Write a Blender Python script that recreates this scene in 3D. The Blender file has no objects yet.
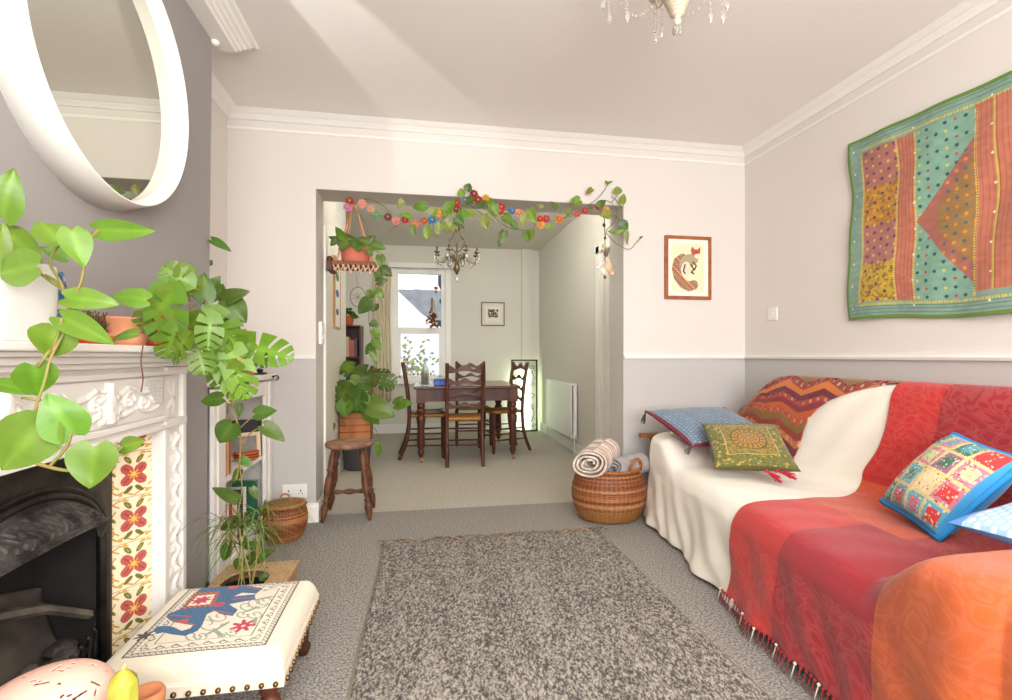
import bpy, bmesh, math, random
import numpy as np
from mathutils import Vector, Matrix
random.seed(7); rng = np.random.RandomState(5)
sc = bpy.context.scene; COL = sc.collection
PI = math.pi
# ------------------------------------------------------------------ camera model
F, TH, CH, HY = 495.0, math.radians(9.86), 1.05, 356.0
cT, sT = math.cos(TH), math.sin(TH)
def at(px, py, X=None, Y=None, Z=None, d=None):
    """point seen at pixel (px,py) of the photograph lying on a given world plane"""
    u = (px-506)/F; v = (HY-py)/F
    dx, dy, dz = sT+cT*u, cT-sT*u, v
    if X is not None: t = X/dx
    elif Y is not None: t = Y/dy
    elif Z is not None: t = (Z-CH)/dz
    else: t = d
    return Vector((dx*t, dy*t, CH+dz*t))
def lin(c):
    return tuple((x/255/12.92 if x/255 <= .04045 else ((x/255+.055)/1.055)**2.4) for x in c)
# ------------------------------------------------------------------ materials
MATS = {}
def mat(name, col=(200,200,200), rough=.6, metal=0, bump=0, bscale=60, var=0, vscale=8, col2=None, kind='noise',
        attr=False, trans=0, coat=0, ior=1.45, sheen=0, stretch=(1,1,1), emis=None, estr=0, sss=0, detail=4, alpha=1):
    if name in MATS: return MATS[name]
    m = bpy.data.materials.new(name); m.use_nodes = True
    nt = m.node_tree; N, L = nt.nodes, nt.links
    b = N['Principled BSDF']
    def I(n, v):
        if n in b.inputs: b.inputs[n].default_value = v
    I('Roughness', rough); I('Metallic', metal); I('Coat Weight', coat); I('IOR', ior)
    I('Transmission Weight', trans); I('Sheen Weight', sheen); I('Alpha', alpha)
    tc = N.new('ShaderNodeTexCoord'); mp = N.new('ShaderNodeMapping'); mp.inputs['Scale'].default_value = stretch
    L.new(tc.outputs['Object'], mp.inputs['Vector'])
    def tex(scale, k='noise'):
        if k == 'wave':
            t = N.new('ShaderNodeTexWave'); t.inputs['Scale'].default_value = scale; t.inputs['Distortion'].default_value = 3.5
            t.inputs['Detail'].default_value = 3; o = t.outputs['Fac']
        elif k == 'voronoi':
            t = N.new('ShaderNodeTexVoronoi'); t.inputs['Scale'].default_value = scale; o = t.outputs['Distance']
        else:
            t = N.new('ShaderNodeTexNoise'); t.inputs['Scale'].default_value = scale; t.inputs['Detail'].default_value = detail; o = t.outputs['Fac']
        L.new(mp.outputs['Vector'], t.inputs['Vector']); return o
    base = None
    if attr:
        a = N.new('ShaderNodeAttribute'); a.attribute_name = 'Col'; base = a.outputs['Color']
    l1 = lin(col)+(1,)
    if var or col2:
        l2 = (lin(col2) if col2 else tuple(max(0, x*(1-var)) for x in lin(col)))+(1,)
        r = N.new('ShaderNodeValToRGB'); r.color_ramp.elements[0].position = .35; r.color_ramp.elements[1].position = .65
        r.color_ramp.elements[0].color = l2; r.color_ramp.elements[1].color = l1
        if attr:
            r.color_ramp.elements[0].color = (1-var,)*3+(1,); r.color_ramp.elements[1].color = (1,1,1,1)
        L.new(tex(vscale, kind), r.inputs['Fac'])
        if attr:
            mx = N.new('ShaderNodeMix'); mx.data_type = 'RGBA'; mx.blend_type = 'MULTIPLY'; mx.inputs['Factor'].default_value = 1
            L.new(base, mx.inputs['A']); L.new(r.outputs['Color'], mx.inputs['B']); base = mx.outputs['Result']
        else: base = r.outputs['Color']
    if base: L.new(base, b.inputs['Base Color'])
    else: b.inputs['Base Color'].default_value = l1
    if bump:
        bp = N.new('ShaderNodeBump'); bp.inputs['Strength'].default_value = min(1, bump); bp.inputs['Distance'].default_value = .004
        L.new(tex(bscale, 'voronoi' if kind == 'voronoi' else 'noise'), bp.inputs['Height']); L.new(bp.outputs['Normal'], b.inputs['Normal'])
    if emis:
        b.inputs['Emission Color'].default_value = lin(emis)+(1,); b.inputs['Emission Strength'].default_value = estr
    if sss:
        I('Subsurface Weight', sss)
    MATS[name] = m; return m
# ------------------------------------------------------------------ mesh builder
class MB:
    def __init__(s): s.v = []; s.f = []; s.m = []; s.c = []
    def add(s, vs, fs, mi=0, col=(1,1,1), cols=None):
        o = len(s.v); s.v += [tuple(map(float, p)) for p in vs]; s.f += [tuple(o+i for i in f) for f in fs]
        s.m += [mi]*len(fs); s.c += (list(cols) if cols is not None else [col]*len(vs)); return s
    def box(s, x0, y0, z0, x1, y1, z1, mi=0, col=(1,1,1)):
        x0, x1 = sorted((x0, x1)); y0, y1 = sorted((y0, y1)); z0, z1 = sorted((z0, z1))
        return s.add([(x0,y0,z0),(x1,y0,z0),(x1,y1,z0),(x0,y1,z0),(x0,y0,z1),(x1,y0,z1),(x1,y1,z1),(x0,y1,z1)],
              [(3,2,1,0),(4,5,6,7),(0,1,5,4),(1,2,6,5),(2,3,7,6),(3,0,4,7)], mi, col)
    def tube(s, pts, r, n=8, mi=0, col=(1,1,1), closed=False, flat=None):
        P = [Vector(p) for p in pts]; k = len(P)
        if k < 2: return s
        R = r if isinstance(r, (list, tuple)) else [r]*k
        vs = []; up = None
        for i in range(k):
            a = P[(i-1) % k] if (closed or i > 0) else P[i]; b = P[(i+1) % k] if (closed or i < k-1) else P[i]
            t = (b-a)
            if t.length < 1e-9: t = Vector((0,0,1))
            t.normalize()
            if up is None:
                up = Vector((0,0,1)) if abs(t.z) < .9 else Vector((1,0,0))
            sd = t.cross(up)
            if sd.length < 1e-6: sd = t.cross(Vector((1,0,0)))
            sd.normalize(); up = sd.cross(t).normalized()
            for j in range(n):
                an = 2*PI*j/n; h = R[i]*(flat if flat else 1)
                vs.append(P[i]+sd*math.cos(an)*R[i]+up*math.sin(an)*h)
        fs = []
        for i in range(k if closed else k-1):
            for j in range(n):
                a = i*n+j; b = i*n+(j+1) % n; c = ((i+1) % k)*n+(j+1) % n; d = ((i+1) % k)*n+j
                fs.append((a,d,c,b))
        if not closed:
            fs.append(tuple(range(n))); fs.append(tuple(reversed(range((k-1)*n, k*n))))
        return s.add(vs, fs, mi, col)
    def lathe(s, prof, n=24, o=(0,0,0), mi=0, col=(1,1,1), ax=None, sx=1, sy=1, top=True, bot=True):
        o = Vector(o); M = ax if ax else Matrix.Identity(3); vs = []
        for r, z in prof:
            for j in range(n):
                a = 2*PI*j/n; vs.append(o+M@Vector((math.cos(a)*r*sx, math.sin(a)*r*sy, z)))
        fs = []
        for i in range(len(prof)-1):
            for j in range(n):
                fs.append((i*n+j, i*n+(j+1) % n, (i+1)*n+(j+1) % n, (i+1)*n+j))
        if bot: fs.append(tuple(reversed(range(n))))
        if top: fs.append(tuple(range((len(prof)-1)*n, len(prof)*n)))
        return s.add(vs, fs, mi, col)
    def ball(s, c, r, n=12, mi=0, col=(1,1,1), sc_=(1,1,1), ax=None):
        k = max(4, n//2)
        prof = [(max(1e-4, r*math.sin(PI*i/k)), -r*math.cos(PI*i/k)) for i in range(k+1)]
        M = (ax if ax else Matrix.Identity(3)) @ Matrix.Diagonal(sc_)
        return s.lathe(prof, n, c, mi, col, M)
    def stick(s, a, b, prof, n=12, mi=0, col=(1,1,1)):
        """turned post from a to b; prof = [(radius, fraction)]"""
        a, b = Vector(a), Vector(b); d = b-a; L = d.length; q = d.to_track_quat('Z','Y').to_matrix()
        return s.lathe([(r, t*L) for r, t in prof], n, a, mi, col, q)
    def grid(s, fn, nu, nv, mi=0, mask=None, paint=None, u0=0, u1=1, v0=0, v1=1):
        U, V = np.meshgrid(np.linspace(u0,u1,nu), np.linspace(v0,v1,nv), indexing='ij')
        P = np.stack(fn(U, V), -1).reshape(-1,3)
        cols = np.clip(paint(U, V), 0, 1).reshape(-1,3).tolist() if paint else None
        fs = []
        keep = mask(U, V) if mask is not None else None
        for i in range(nu-1):
            for j in range(nv-1):
                if keep is not None and not keep[i,j]: continue
                a = i*nv+j; fs.append((a, a+nv, a+nv+1, a+1))
        return s.add(P.tolist(), fs, mi, (1,1,1), cols)
    def leaf(s, base, tip, w, nrm=None, kind='heart', fold=.25, curl=.2, col=(.2,.4,.06), mi=0):
        base, tip = Vector(base), Vector(tip); d = tip-base; L = d.length
        if L < 1e-5: return s
        d.normalize(); n = Vector(nrm) if nrm is not None else Vector((0,-1,.3))
        n = (n-d*n.dot(d))
        if n.length < 1e-4: n = d.orthogonal()
        n.normalize(); sd = d.cross(n)
        nr = 18 if kind == 'split' else 12; S = [-1,-.75,-.45,-.14,0,.14,.45,.75,1] if kind == 'split' else [-1,-.65,-.3,0,.3,.65,1]
        vs = []; cs = []; m = len(S); ph = random.random()*6
        for i in range(nr+1):
            t = i/nr
            if kind == 'heart': hw = w*.5*((.60+.40*math.sin(PI/2*t/.24)) if t < .24 else max(0, 1-((t-.24)/.76)**1.75)**.92)
            elif kind == 'split': hw = w*.5*(math.sin(PI*t**.6)**.6)
            else: hw = w*.5*math.sin(PI*t**.8)
            
            for q in S:
                back = (.17*math.sin(PI*abs(q)*.72)*max(0,1-t/.5)**2 if kind == 'heart' else .42*abs(q)**1.3*(1-t)**4 if kind == 'split' else 0)
                fwd = (.26*abs(q)**1.4*math.sin(PI*t)) if kind == 'split' else 0
                y = L*(t-back+fwd); x = hw*q
                z = -fold*abs(x)**1.15*1.3 if False else fold*abs(x) - curl*L*(t**2) + .03*w*math.sin(5*t+q*2+ph)
                vs.append(base+d*y+sd*x+n*z)
                k = 1.25 if abs(q) < .16 else (1.0 - .04*(i % 2))
                cs.append(tuple(min(1, c*k) for c in col))
        fs = []
        for i in range(nr):
            for j in range(m-1):
                if kind == 'split' and (i % 4 == 3) and 1 < i < nr-2 and abs((S[j]+S[j+1])/2) > .28: continue
                a = i*m+j; fs.append((a, a+1, a+m+1, a+m))
        return s.add(vs, fs, mi, col, cs)
    def build(s, name, mats, parent=None, smooth=True, bevel=0, solid=0, sub=0, offs=0, seg=2, weld=False):
        me = bpy.data.meshes.new(name); me.from_pydata(s.v, [], s.f)
        if not isinstance(mats, (list, tuple)): mats = [mats]
        for m in mats: me.materials.append(m)
        me.polygons.foreach_set('material_index', s.m)
        ca = me.color_attributes.new('Col', 'FLOAT_COLOR', 'POINT')
        arr = np.ones((len(s.v), 4), dtype=np.float32); arr[:, :3] = np.array(s.c, dtype=np.float32); ca.data.foreach_set('color', arr.ravel())
        if smooth: me.shade_smooth() if hasattr(me, 'shade_smooth') else me.polygons.foreach_set('use_smooth', [True]*len(me.polygons))
        if smooth == 'auto' or (smooth and bevel): me.set_sharp_from_angle(angle=math.radians(38))
        me.update()
        o = bpy.data.objects.new(name, me); COL.objects.link(o)
        if parent: o.parent = parent
        if bevel:
            b = o.modifiers.new('b','BEVEL'); b.width = bevel; b.segments = seg; b.limit_method = 'ANGLE'; b.angle_limit = math.radians(35)
        if sub: q = o.modifiers.new('s','SUBSURF'); q.levels = q.render_levels = sub
        if solid: q = o.modifiers.new('t','SOLIDIFY'); q.thickness = solid; q.offset = offs
        return o
def tag(o, label=None, cat=None, group=None, kind=None):
    if label: o['label'] = label
    if cat: o['category'] = cat
    if group: o['group'] = group
    if kind: o['kind'] = kind
    return o
def thing(name, label, cat, loc=(0,0,0), rz=0, group=None):
    o = bpy.data.objects.new(name, None); COL.objects.link(o); o.location = loc; o.rotation_euler = (0,0,rz)
    o.empty_display_size = .1
    return tag(o, label, cat, group)
def struct(mb, name, mats, smooth=False, bevel=0, **k):
    return tag(mb.build(name, mats, None, smooth, bevel, **k), kind='structure')
def dup(root, loc, rz, label, group=None):
    r = root.copy(); COL.objects.link(r); r.location = loc; r.rotation_euler = (0,0,rz); tag(r, label, None, group)
    for ch in list(root.children):
        c = ch.copy(); COL.objects.link(c); c.parent = r
        for g in ch.children:
            d = g.copy(); COL.objects.link(d); d.parent = c
    return r
def spline(pts, n=8):
    P = [Vector(p) for p in pts]; out = []
    if len(P) < 3: return P
    for i in range(len(P)-1):
        p0 = P[max(0,i-1)]; p1 = P[i]; p2 = P[i+1]; p3 = P[min(len(P)-1,i+2)]
        for k in range(n):
            t = k/n
            out.append(.5*((2*p1)+(p2-p0)*t+(2*p0-5*p1+4*p2-p3)*t*t+(3*p1-p0-3*p2+p3)*t**3))
    out.append(P[-1]); return out
# --- painting helpers (numpy arrays)
def pmask(U, V, poly):
    m = np.zeros(U.shape, bool); n = len(poly)
    for i in range(n):
        x1, y1 = poly[i]; x2, y2 = poly[(i+1) % n]
        c = ((y1 > V) != (y2 > V))
        with np.errstate(divide='ignore', invalid='ignore'):
            xx = (x2-x1)*(V-y1)/(y2-y1+1e-12)+x1
        m ^= c & (U < xx)
    return m
def dline(U, V, pts):
    D = np.full(U.shape, 1e9)
    for (x1,y1),(x2,y2) in zip(pts[:-1], pts[1:]):
        dx, dy = x2-x1, y2-y1; l = dx*dx+dy*dy+1e-12
        t = np.clip(((U-x1)*dx+(V-y1)*dy)/l, 0, 1)
        D = np.minimum(D, np.hypot(U-x1-t*dx, V-y1-t*dy))
    return D
def emask(U, V, cx, cy, rx, ry, rot=0):
    c, s = math.cos(rot), math.sin(rot); x = (U-cx)*c+(V-cy)*s; y = -(U-cx)*s+(V-cy)*c
    return (x/rx)**2+(y/ry)**2 < 1
def sst(x, a, b):
    t = np.clip((x-a)/(b-a), 0, 1); return t*t*(3-2*t)
def vnoise(U, V, sx, sy, seed=0):
    r = np.random.RandomState(seed).rand(64,64); x = U*sx; y = V*sy
    xi = np.floor(x).astype(int); yi = np.floor(y).astype(int); fx = x-xi; fy = y-yi; fx = fx*fx*(3-2*fx); fy = fy*fy*(3-2*fy)
    g = lambda a, b: r[a % 64, b % 64]
    return (g(xi,yi)*(1-fx)+g(xi+1,yi)*fx)*(1-fy)+(g(xi,yi+1)*(1-fx)+g(xi+1,yi+1)*fx)*fy
def full(U, c):
    a = np.zeros(U.shape+(3,)); a[...] = lin(c); return a

# common materials
M_WHITE = mat('warm_white_paint', (226,219,212), .75, bump=.06, bscale=180)
M_DADO = mat('pale_grey_paint', (196,192,188), .75, bump=.06, bscale=180)
M_BREAST = mat('mid_grey_paint', (158,153,151), .8, bump=.06, bscale=160)
M_REVEAL = mat('grey_reveal_paint', (206,202,194), .8)
M_DINING = mat('dining_wall_paint', (222,218,206), .8)
M_CEIL = mat('ceiling_paint', (243,238,233), .85)
M_TRIM = mat('trim_gloss_white', (243,240,234), .4)
M_GLOSSW = mat('fireplace_white', (236,231,225), .5, bump=.08, bscale=50)
M_CARPET = mat('grey_carpet', (184,178,171), .97, bump=1, bscale=300, col2=(104,99,94), vscale=120, detail=3)
M_CARPET2 = mat('beige_grey_carpet', (212,206,194), .97, bump=1, bscale=300, col2=(160,153,140), vscale=120, detail=3)
M_DWOOD = mat('dark_wood', (92,46,28), .42, col2=(66,32,19), vscale=9, stretch=(1,1,.2), coat=.08)
M_MWOOD = mat('mid_wood', (150,92,52), .5, col2=(118,68,36), vscale=16, kind='wave')
M_LWOOD = mat('light_wood', (196,140,92), .55, col2=(160,106,64), vscale=16, kind='wave')
M_OLDWOOD = mat('worn_stool_wood', (112,70,44), .5, col2=(74,44,28), vscale=22, kind='noise', bump=.3, bscale=40)
M_BLACK = mat('black', (22,21,20), .5)
M_IRON = mat('cast_iron', (34,31,29), .42, metal=.5, col2=(58,52,47), vscale=20, bump=.35, bscale=60)
M_TERRA = mat('terracotta', (206,110,66), .8, col2=(188,92,52), vscale=12)
M_TERRA2 = mat('orange_plastic', (224,92,44), .5)
M_GLASS = mat('clear_glass', (240,250,245), .03, trans=1, ior=1.45)
M_CRYS = mat('crystal', (250,248,240), .05, trans=.85, ior=1.5)
M_BRASS = mat('aged_brass', (150,120,70), .35, metal=1)
M_LEAF = mat('leaf', rough=.42, attr=True, var=.14, vscale=30, coat=.06)
M_STEM = mat('plant_stem', (120,130,60), .6, col2=(150,120,70), vscale=30)
M_SOIL = mat('soil', (60,42,30), .95, bump=1, bscale=80)
M_PAINT = mat('painted_cloth', rough=.9, attr=True, bump=.35, bscale=400, sheen=.2)
M_FLATP = mat('painted_surface', rough=.6, attr=True)
M_GLAZE = mat('painted_glaze', rough=.15, attr=True, coat=.4)
M_WICK = mat('wicker', rough=.55, attr=True, var=.25, vscale=60)
M_PLASW = mat('white_plastic', (238,236,232), .4)
G1, G2, G3, G4 = lin((98,130,32)), lin((76,106,32)), lin((56,82,26)), lin((128,146,50))

# ================================================================== ROOM SHELL
XL, XR, YB, HC = -1.17, 2.365, 3.30, 2.56
YF, YD = -1.9, 6.9           # rear wall behind camera, dining window wall
OX0, OX1, OZ, YT = -.65, 1.415, 2.11, 3.55
BX = -.93
b = MB(); b.box(XL-.1, YF-.1, -.1, XR+.1, 3.43, 0); struct(b, 'floor', M_CARPET)
b = MB(); b.box(XL-.5, 3.43, -.1, XR+.1, YD+.2, -.001); struct(b, 'floor', M_CARPET2)
b = MB(); b.box(XL-.1, YF-.1, HC, XR+.1, YT, HC+.1); struct(b, 'ceiling', M_CEIL)
b = MB(); b.box(XL-.5, YT, HC, XR+.1, YD+.2, HC+.1); struct(b, 'ceiling', M_DINING)
ZD = 1.035
def twotone(b, x0, y0, x1, y1, z1=HC):
    b.box(x0,y0,0,x1,y1,ZD,1); b.box(x0,y0,ZD,x1,y1,z1,0)
b = MB(); twotone(b, XR, YF, XR+.1, YT); struct(b, 'wall_right', [M_WHITE, M_DADO])
b = MB(); twotone(b, XL-.1, YF, XL, YT); struct(b, 'wall_left', [M_WHITE, M_DADO])
b = MB()
twotone(b, XL, YB, OX0-.002, YT); twotone(b, OX1+.002, YB, XR, YT); b.box(OX0-.002, YB, OZ+.002, OX1+.002, YT, HC, 0)
b.box(OX0-.002, YB+.002, 0, OX0, YT-.002, OZ, 2); b.box(OX1, YB+.002, 0, OX1+.002, YT-.002, OZ, 2); b.box(OX0-.002, YB+.002, OZ, OX1+.002, YT-.002, OZ+.002, 2)
b.box(OX0, YT, OZ, OX1, YT+.004, HC, 3); b.box(OX1, YT, 0, XR, YT+.004, HC, 3); b.box(XL, YT, 0, OX0, YT+.004, HC, 3)
struct(b, 'wall_back', [M_WHITE, M_DADO, M_REVEAL, M_DINING])
# chimney breast, its outer edge leaning slightly like the old plaster
b = MB(); yb, yt = 2.375, 2.445
yz = lambda z: yb+(yt-yb)*z/HC
def wedge(b, y0, z0, z1):
    b.add([(XL,y0,z0),(BX,y0,z0),(BX,yz(z0),z0),(XL,yz(z0),z0),(XL,y0,z1),(BX,y0,z1),(BX,yz(z1),z1),(XL,yz(z1),z1)],
      [(3,2,1,0),(4,5,6,7),(0,1,5,4),(1,2,6,5),(2,3,7,6),(3,0,4,7)])
wedge(b, YF+.9, .805, HC); wedge(b, 1.892, 0, .805); b.box(XL, YF+.9, 0, BX, .976, .805)
struct(b, 'wall_chimney', M_BREAST)
# front wall behind the camera with a wide bay window opening
WX0, WX1, WZ0, WZ1 = -.6, 1.9, .7, 2.3
b = MB(); b.box(XL,YF-.1,0,WX0,YF,HC); b.box(WX1,YF-.1,0,XR,YF,HC); b.box(WX0,YF-.1,0,WX1,YF,WZ0); b.box(WX0,YF-.1,WZ1,WX1,YF,HC)
struct(b, 'wall_front', M_WHITE)
b = MB()
for x in (WX0, WX0+.8, WX1-.86, WX1-.06): b.box(x, YF-.08, WZ0, x+.06, YF-.03, WZ1)
for z in (WZ0, WZ1-.06): b.box(WX0+.06, YF-.075, z, WX1-.06, YF-.035, z+.06)
struct(b, 'window_2', M_TRIM)
# cornice: profile swept along walls. list of (out, down) from wall/ceiling corner
prof = [(0,-.045),(.012,-.045),(.016,-.038),(.03,-.032),(.036,-.022),(.05,-.018),(.058,-.010),(.075,-.006),(.08,0)]
def cornice(b, a, c, inn, z=HC, P=prof):
    """a,c: wall-line ends (x,y); inn: inward unit (x,y)"""
    vs = []; k = len(P)
    tx, ty = (c[0]-a[0]), (c[1]-a[1]); l = math.hypot(tx,ty); tx/=l; ty/=l
    for q, sgn in ((a,1),(c,-1)):
        for o, dn in P: vs.append((q[0]+inn[0]*o+tx*o*sgn*q[2], q[1]+inn[1]*o+ty*o*sgn*q[2], z+dn))
    fs = [(i, i+1, k+i+1, k+i) for i in range(k-1)]
    b.add(vs, fs)
b = MB(); cornice(b, (XL,YB,1), (XR,YB,1), (0,-1)); struct(b, 'trim_1', M_TRIM, smooth='auto')
b = MB(); cornice(b, (XR,YB,1), (XR,YF,1), (-1,0)); struct(b, 'trim_2', M_TRIM, smooth='auto')
b = MB(); cornice(b, (XL,yt,1), (XL,YB,1), (1,0)); struct(b, 'trim_3', M_TRIM, smooth='auto')
# thin picture moulding just under the cornice
def rail(b, x0,y0,x1,y1,z0,z1): b.box(x0,y0,z0,x1,y1,z1)
b = MB(); b.box(XL,YB-.006,HC-.108,XR,YB,HC-.092); b.box(XL,YB-.01,HC-.104,XR,YB,HC-.097)
b.box(XR-.006,YF,HC-.108,XR,YB,HC-.092); b.box(XR-.01,YF,HC-.104,XR,YB,HC-.097); struct(b, 'trim_4', M_TRIM)
# heavy cornice on the chimney breast
P2 = [(0,-.078),(.075,-.078),(.08,-.066),(.09,-.064),(.094,-.05),(.106,-.046),(.11,-.034),(.124,-.03),(.128,-.016),(.148,-.010),(.153,0)]
b = MB(); cornice(b, (BX,YF+.9,0), (BX,yt,-1), (1,0), P=P2); cornice(b, (XL+.02,yt,0), (BX,yt,-1), (0,1), P=P2)
b.ball((BX+.012, yt-.0, HC-.082), .018, 12)
struct(b, 'trim_5', M_TRIM, smooth='auto')
# dado rails
b = MB()
for x0, x1 in ((XL,OX0-.0),(OX1,XR)):
    b.box(x0,YB-.016,ZD-.004,x1,YB,ZD+.018); b.box(x0,YB-.024,ZD+.006,x1,YB,ZD+.014)
b.box(XR-.016,YF,ZD-.004,XR,YB-.016,ZD+.018); b.box(XR-.024,YF,ZD+.006,XR,YB-.024,ZD+.014)
struct(b, 'trim_6', M_TRIM)
# baseboards
def skirt(b, x0,y0,x1,y1):
    b.box(x0,y0,0,x1,y1,.10)
    ex = .004
    b.box(x0+(ex if x1-x0 < .05 else 0), y0+(ex if y1-y0 < .05 else 0), .10, x1-(ex if x1-x0 < .05 else 0), y1-(ex if y1-y0<.05 else 0), .122)
b = MB(); skirt(b, -.88,YB-.02,OX0+.02,YB); skirt(b, OX0,YB,OX0+.02,YT); struct(b, 'baseboard_left', M_TRIM)
b = MB(); skirt(b, OX1-.02,YB-.02,XR,YB); skirt(b, OX1-.02,YB,OX1,YT); skirt(b, XR-.02,YF,XR,YB-.02); struct(b, 'baseboard_right', M_TRIM)
# dining room
DXL, DXA, DXR = -.73, -1.12, 1.68; DYA = 5.15
b = MB(); b.box(DXL-.39, YT+.004, 0, DXL, DYA, HC); b.box(DXA-.1, DYA, 0, DXA, YD, HC); struct(b, 'wall_dining_left', M_DINING)
b = MB(); b.box(DXR, YT+.004, 0, DXR+.1, 3.62, HC); b.box(DXR, 4.44, 0, DXR+.1, YD, HC); b.box(DXR, 3.62, 2.02, DXR+.1, 4.44, HC); struct(b, 'wall_dining_right', M_DINING)
VX0, VX1, VZ0, VZ1 = -.35, .35, .70, 2.24
b = MB(); b.box(DXA-.1,YD,0,VX0,YD+.2,HC); b.box(VX1,YD,0,DXR+.1,YD+.2,HC); b.box(VX0,YD,0,VX1,YD+.2,VZ0); b.box(VX0,YD,VZ1,VX1,YD+.2,HC)
struct(b, 'wall_dining_back', M_DINING)
b = MB(); b.box(1.42,YD-.05,0,1.56,YD,HC); struct(b, 'trim_7', M_DINING)
b = MB(); skirt(b, DXA,YD-.02,1.42,YD); skirt(b, DXR-.02,4.52,DXR,YD-.02); skirt(b, DXL,YT+.02,DXL+.018,DYA); struct(b, 'baseboard_dining', M_TRIM)
b = MB(); b.box(OX0-.03,YT+.004,0,OX0+.014,YT+.03,1.95); struct(b, 'trim_8', M_TRIM)
# window 1
w = thing('window_1', None, None, (0,YD,0)); tag(w, kind='structure')
b = MB(); fy0, fy1 = YD+.02, YD+.09
b.box(VX0,fy0,VZ0,VX0+.055,fy1,VZ1); b.box(VX1-.055,fy0,VZ0,VX1,fy1,VZ1); b.box(VX0+.055,fy0,VZ0,VX1-.055,fy1,VZ0+.05); b.box(VX0+.055,fy0,VZ1-.06,VX1-.055,fy1,VZ1)
b.box(VX0+.055,fy0-.02,1.36,VX1-.055,fy1,1.44); b.box(VX0+.055,fy0+.01,VZ0+.05,VX0+.09,fy1,1.36); b.box(VX1-.09,fy0+.01,VZ0+.05,VX1-.055,fy1,1.36); b.box(VX0+.055,fy0+.01,VZ0+.05,VX1-.055,fy1,VZ0+.08)
o = b.build('window_frame', M_TRIM, w, False); o.location = (0,-YD,0)
b = MB(); b.box(VX0-.07,YD-.02,VZ0,VX0,YD+.0,VZ1+.07); b.box(VX1,YD-.02,VZ0,VX1+.07,YD,VZ1+.07); b.box(VX0-.09,YD-.028,VZ1+.0701,VX1+.09,YD,VZ1+.085); b.box(VX0,YD-.02,VZ1,VX1,YD,VZ1+.07)
o = b.build('architrave', M_TRIM, w, False); o.location = (0,-YD,0)
b = MB(); b.box(VX0-.09,YD-.07,VZ0-.035,VX1+.09,YD+.02,VZ0); o = b.build('window_sill', M_TRIM, w, False, .006); o.location = (0,-YD,0)
b = MB(); b.box(VX0+.05,YD+.05,1.44,VX1-.05,YD+.054,VZ1-.06); b.box(VX0+.085,YD+.05,VZ0+.075,VX1-.085,YD+.054,1.36)
M_PANE = mat('window_pane', (250,252,252), .0, trans=1, ior=1.01); o = b.build('pane', M_PANE, w, False); o.location = (0,-YD,0)
# door in the dining right wall
d = thing('door_1', None, None); tag(d, kind='structure')
b = MB(); b.box(DXR-.022,4.44,0,DXR,4.53,2.09); b.box(DXR-.022,3.56,2.02,DXR,4.53,2.10); b.box(DXR,4.40,0,DXR+.1,4.44,2.02); b.box(DXR+.04,4.385,0,DXR+.055,4.40,2.02)
b.build('architrave', M_TRIM, d, False, .003)
b = MB(); b.box(DXR+.055,3.64,.01,DXR+.095,4.38,2.02); b.build('door_leaf', mat('cream_door',(224,204,184),.5), d, False, .003)
# wall behind bookcase etc done. exterior
b = MB(); b.box(-14,YD+1.2,-.6,14,30,-.5); struct(b, 'ground', mat('garden_ground',(120,120,100),.95))

# ================================================================== CAMERA / LIGHT
cam = bpy.data.cameras.new('camera'); cam.sensor_width = 36; cam.lens = 36*F/1012; cam.shift_y = (HY-350)/1012; cam.clip_start = .02
co = bpy.data.objects.new('camera', cam); COL.objects.link(co); co.location = (0,0,CH); co.rotation_euler = (PI/2,0,-TH); sc.camera = co
def area(name, loc, rot, sx, sy, e, col=(1,1,1), spread=None):
    l = bpy.data.lights.new(name,'AREA'); l.shape = 'RECTANGLE'; l.size = sx; l.size_y = sy; l.energy = e; l.color = col
    o = bpy.data.objects.new(name, l); COL.objects.link(o); o.location = loc; o.rotation_euler = rot
    return o
area('bay_window_daylight', (.55,YF-.12,1.55), (PI/2,0,-.22), 2.4, 1.5, 150, (1,.995,.985))
l = bpy.data.lights.new('camera_flash','POINT'); l.energy = 11; l.shadow_soft_size = .045; l.color = (1,.985,.96)
o = bpy.data.objects.new('camera_flash', l); COL.objects.link(o); o.location = (0,-.05,1.36)
area('dining_room_fill', (.5,3.80,2.30), (PI/2+.55,0,0), 1.1, .35, 29, (1,.98,.94))  # added fill hidden behind the header, lifts the dining walls and ceiling
area('living_room_fill', (.6,-.6,HC-.05), (0,0,0), 2.2, 1.6, 38, (1,.99,.97))  # added downward fill just under the ceiling to brighten the floor
world = bpy.data.worlds.new('world'); sc.world = world; world.use_nodes = True
bg = world.node_tree.nodes['Background']; bg.inputs[0].default_value = (.93,.97,1,1); bg.inputs[1].default_value = 2.4
sc.view_settings.view_transform = 'Standard'; sc.view_settings.look = 'None'; sc.view_settings.gamma = 1; sc.view_settings.exposure = .06

area('ceiling_fill', (.7,-.5,1.75), (PI,0,0), .8, .8, 29, (1,.99,.97))  # added upward fill behind the camera to brighten the ceiling
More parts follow.
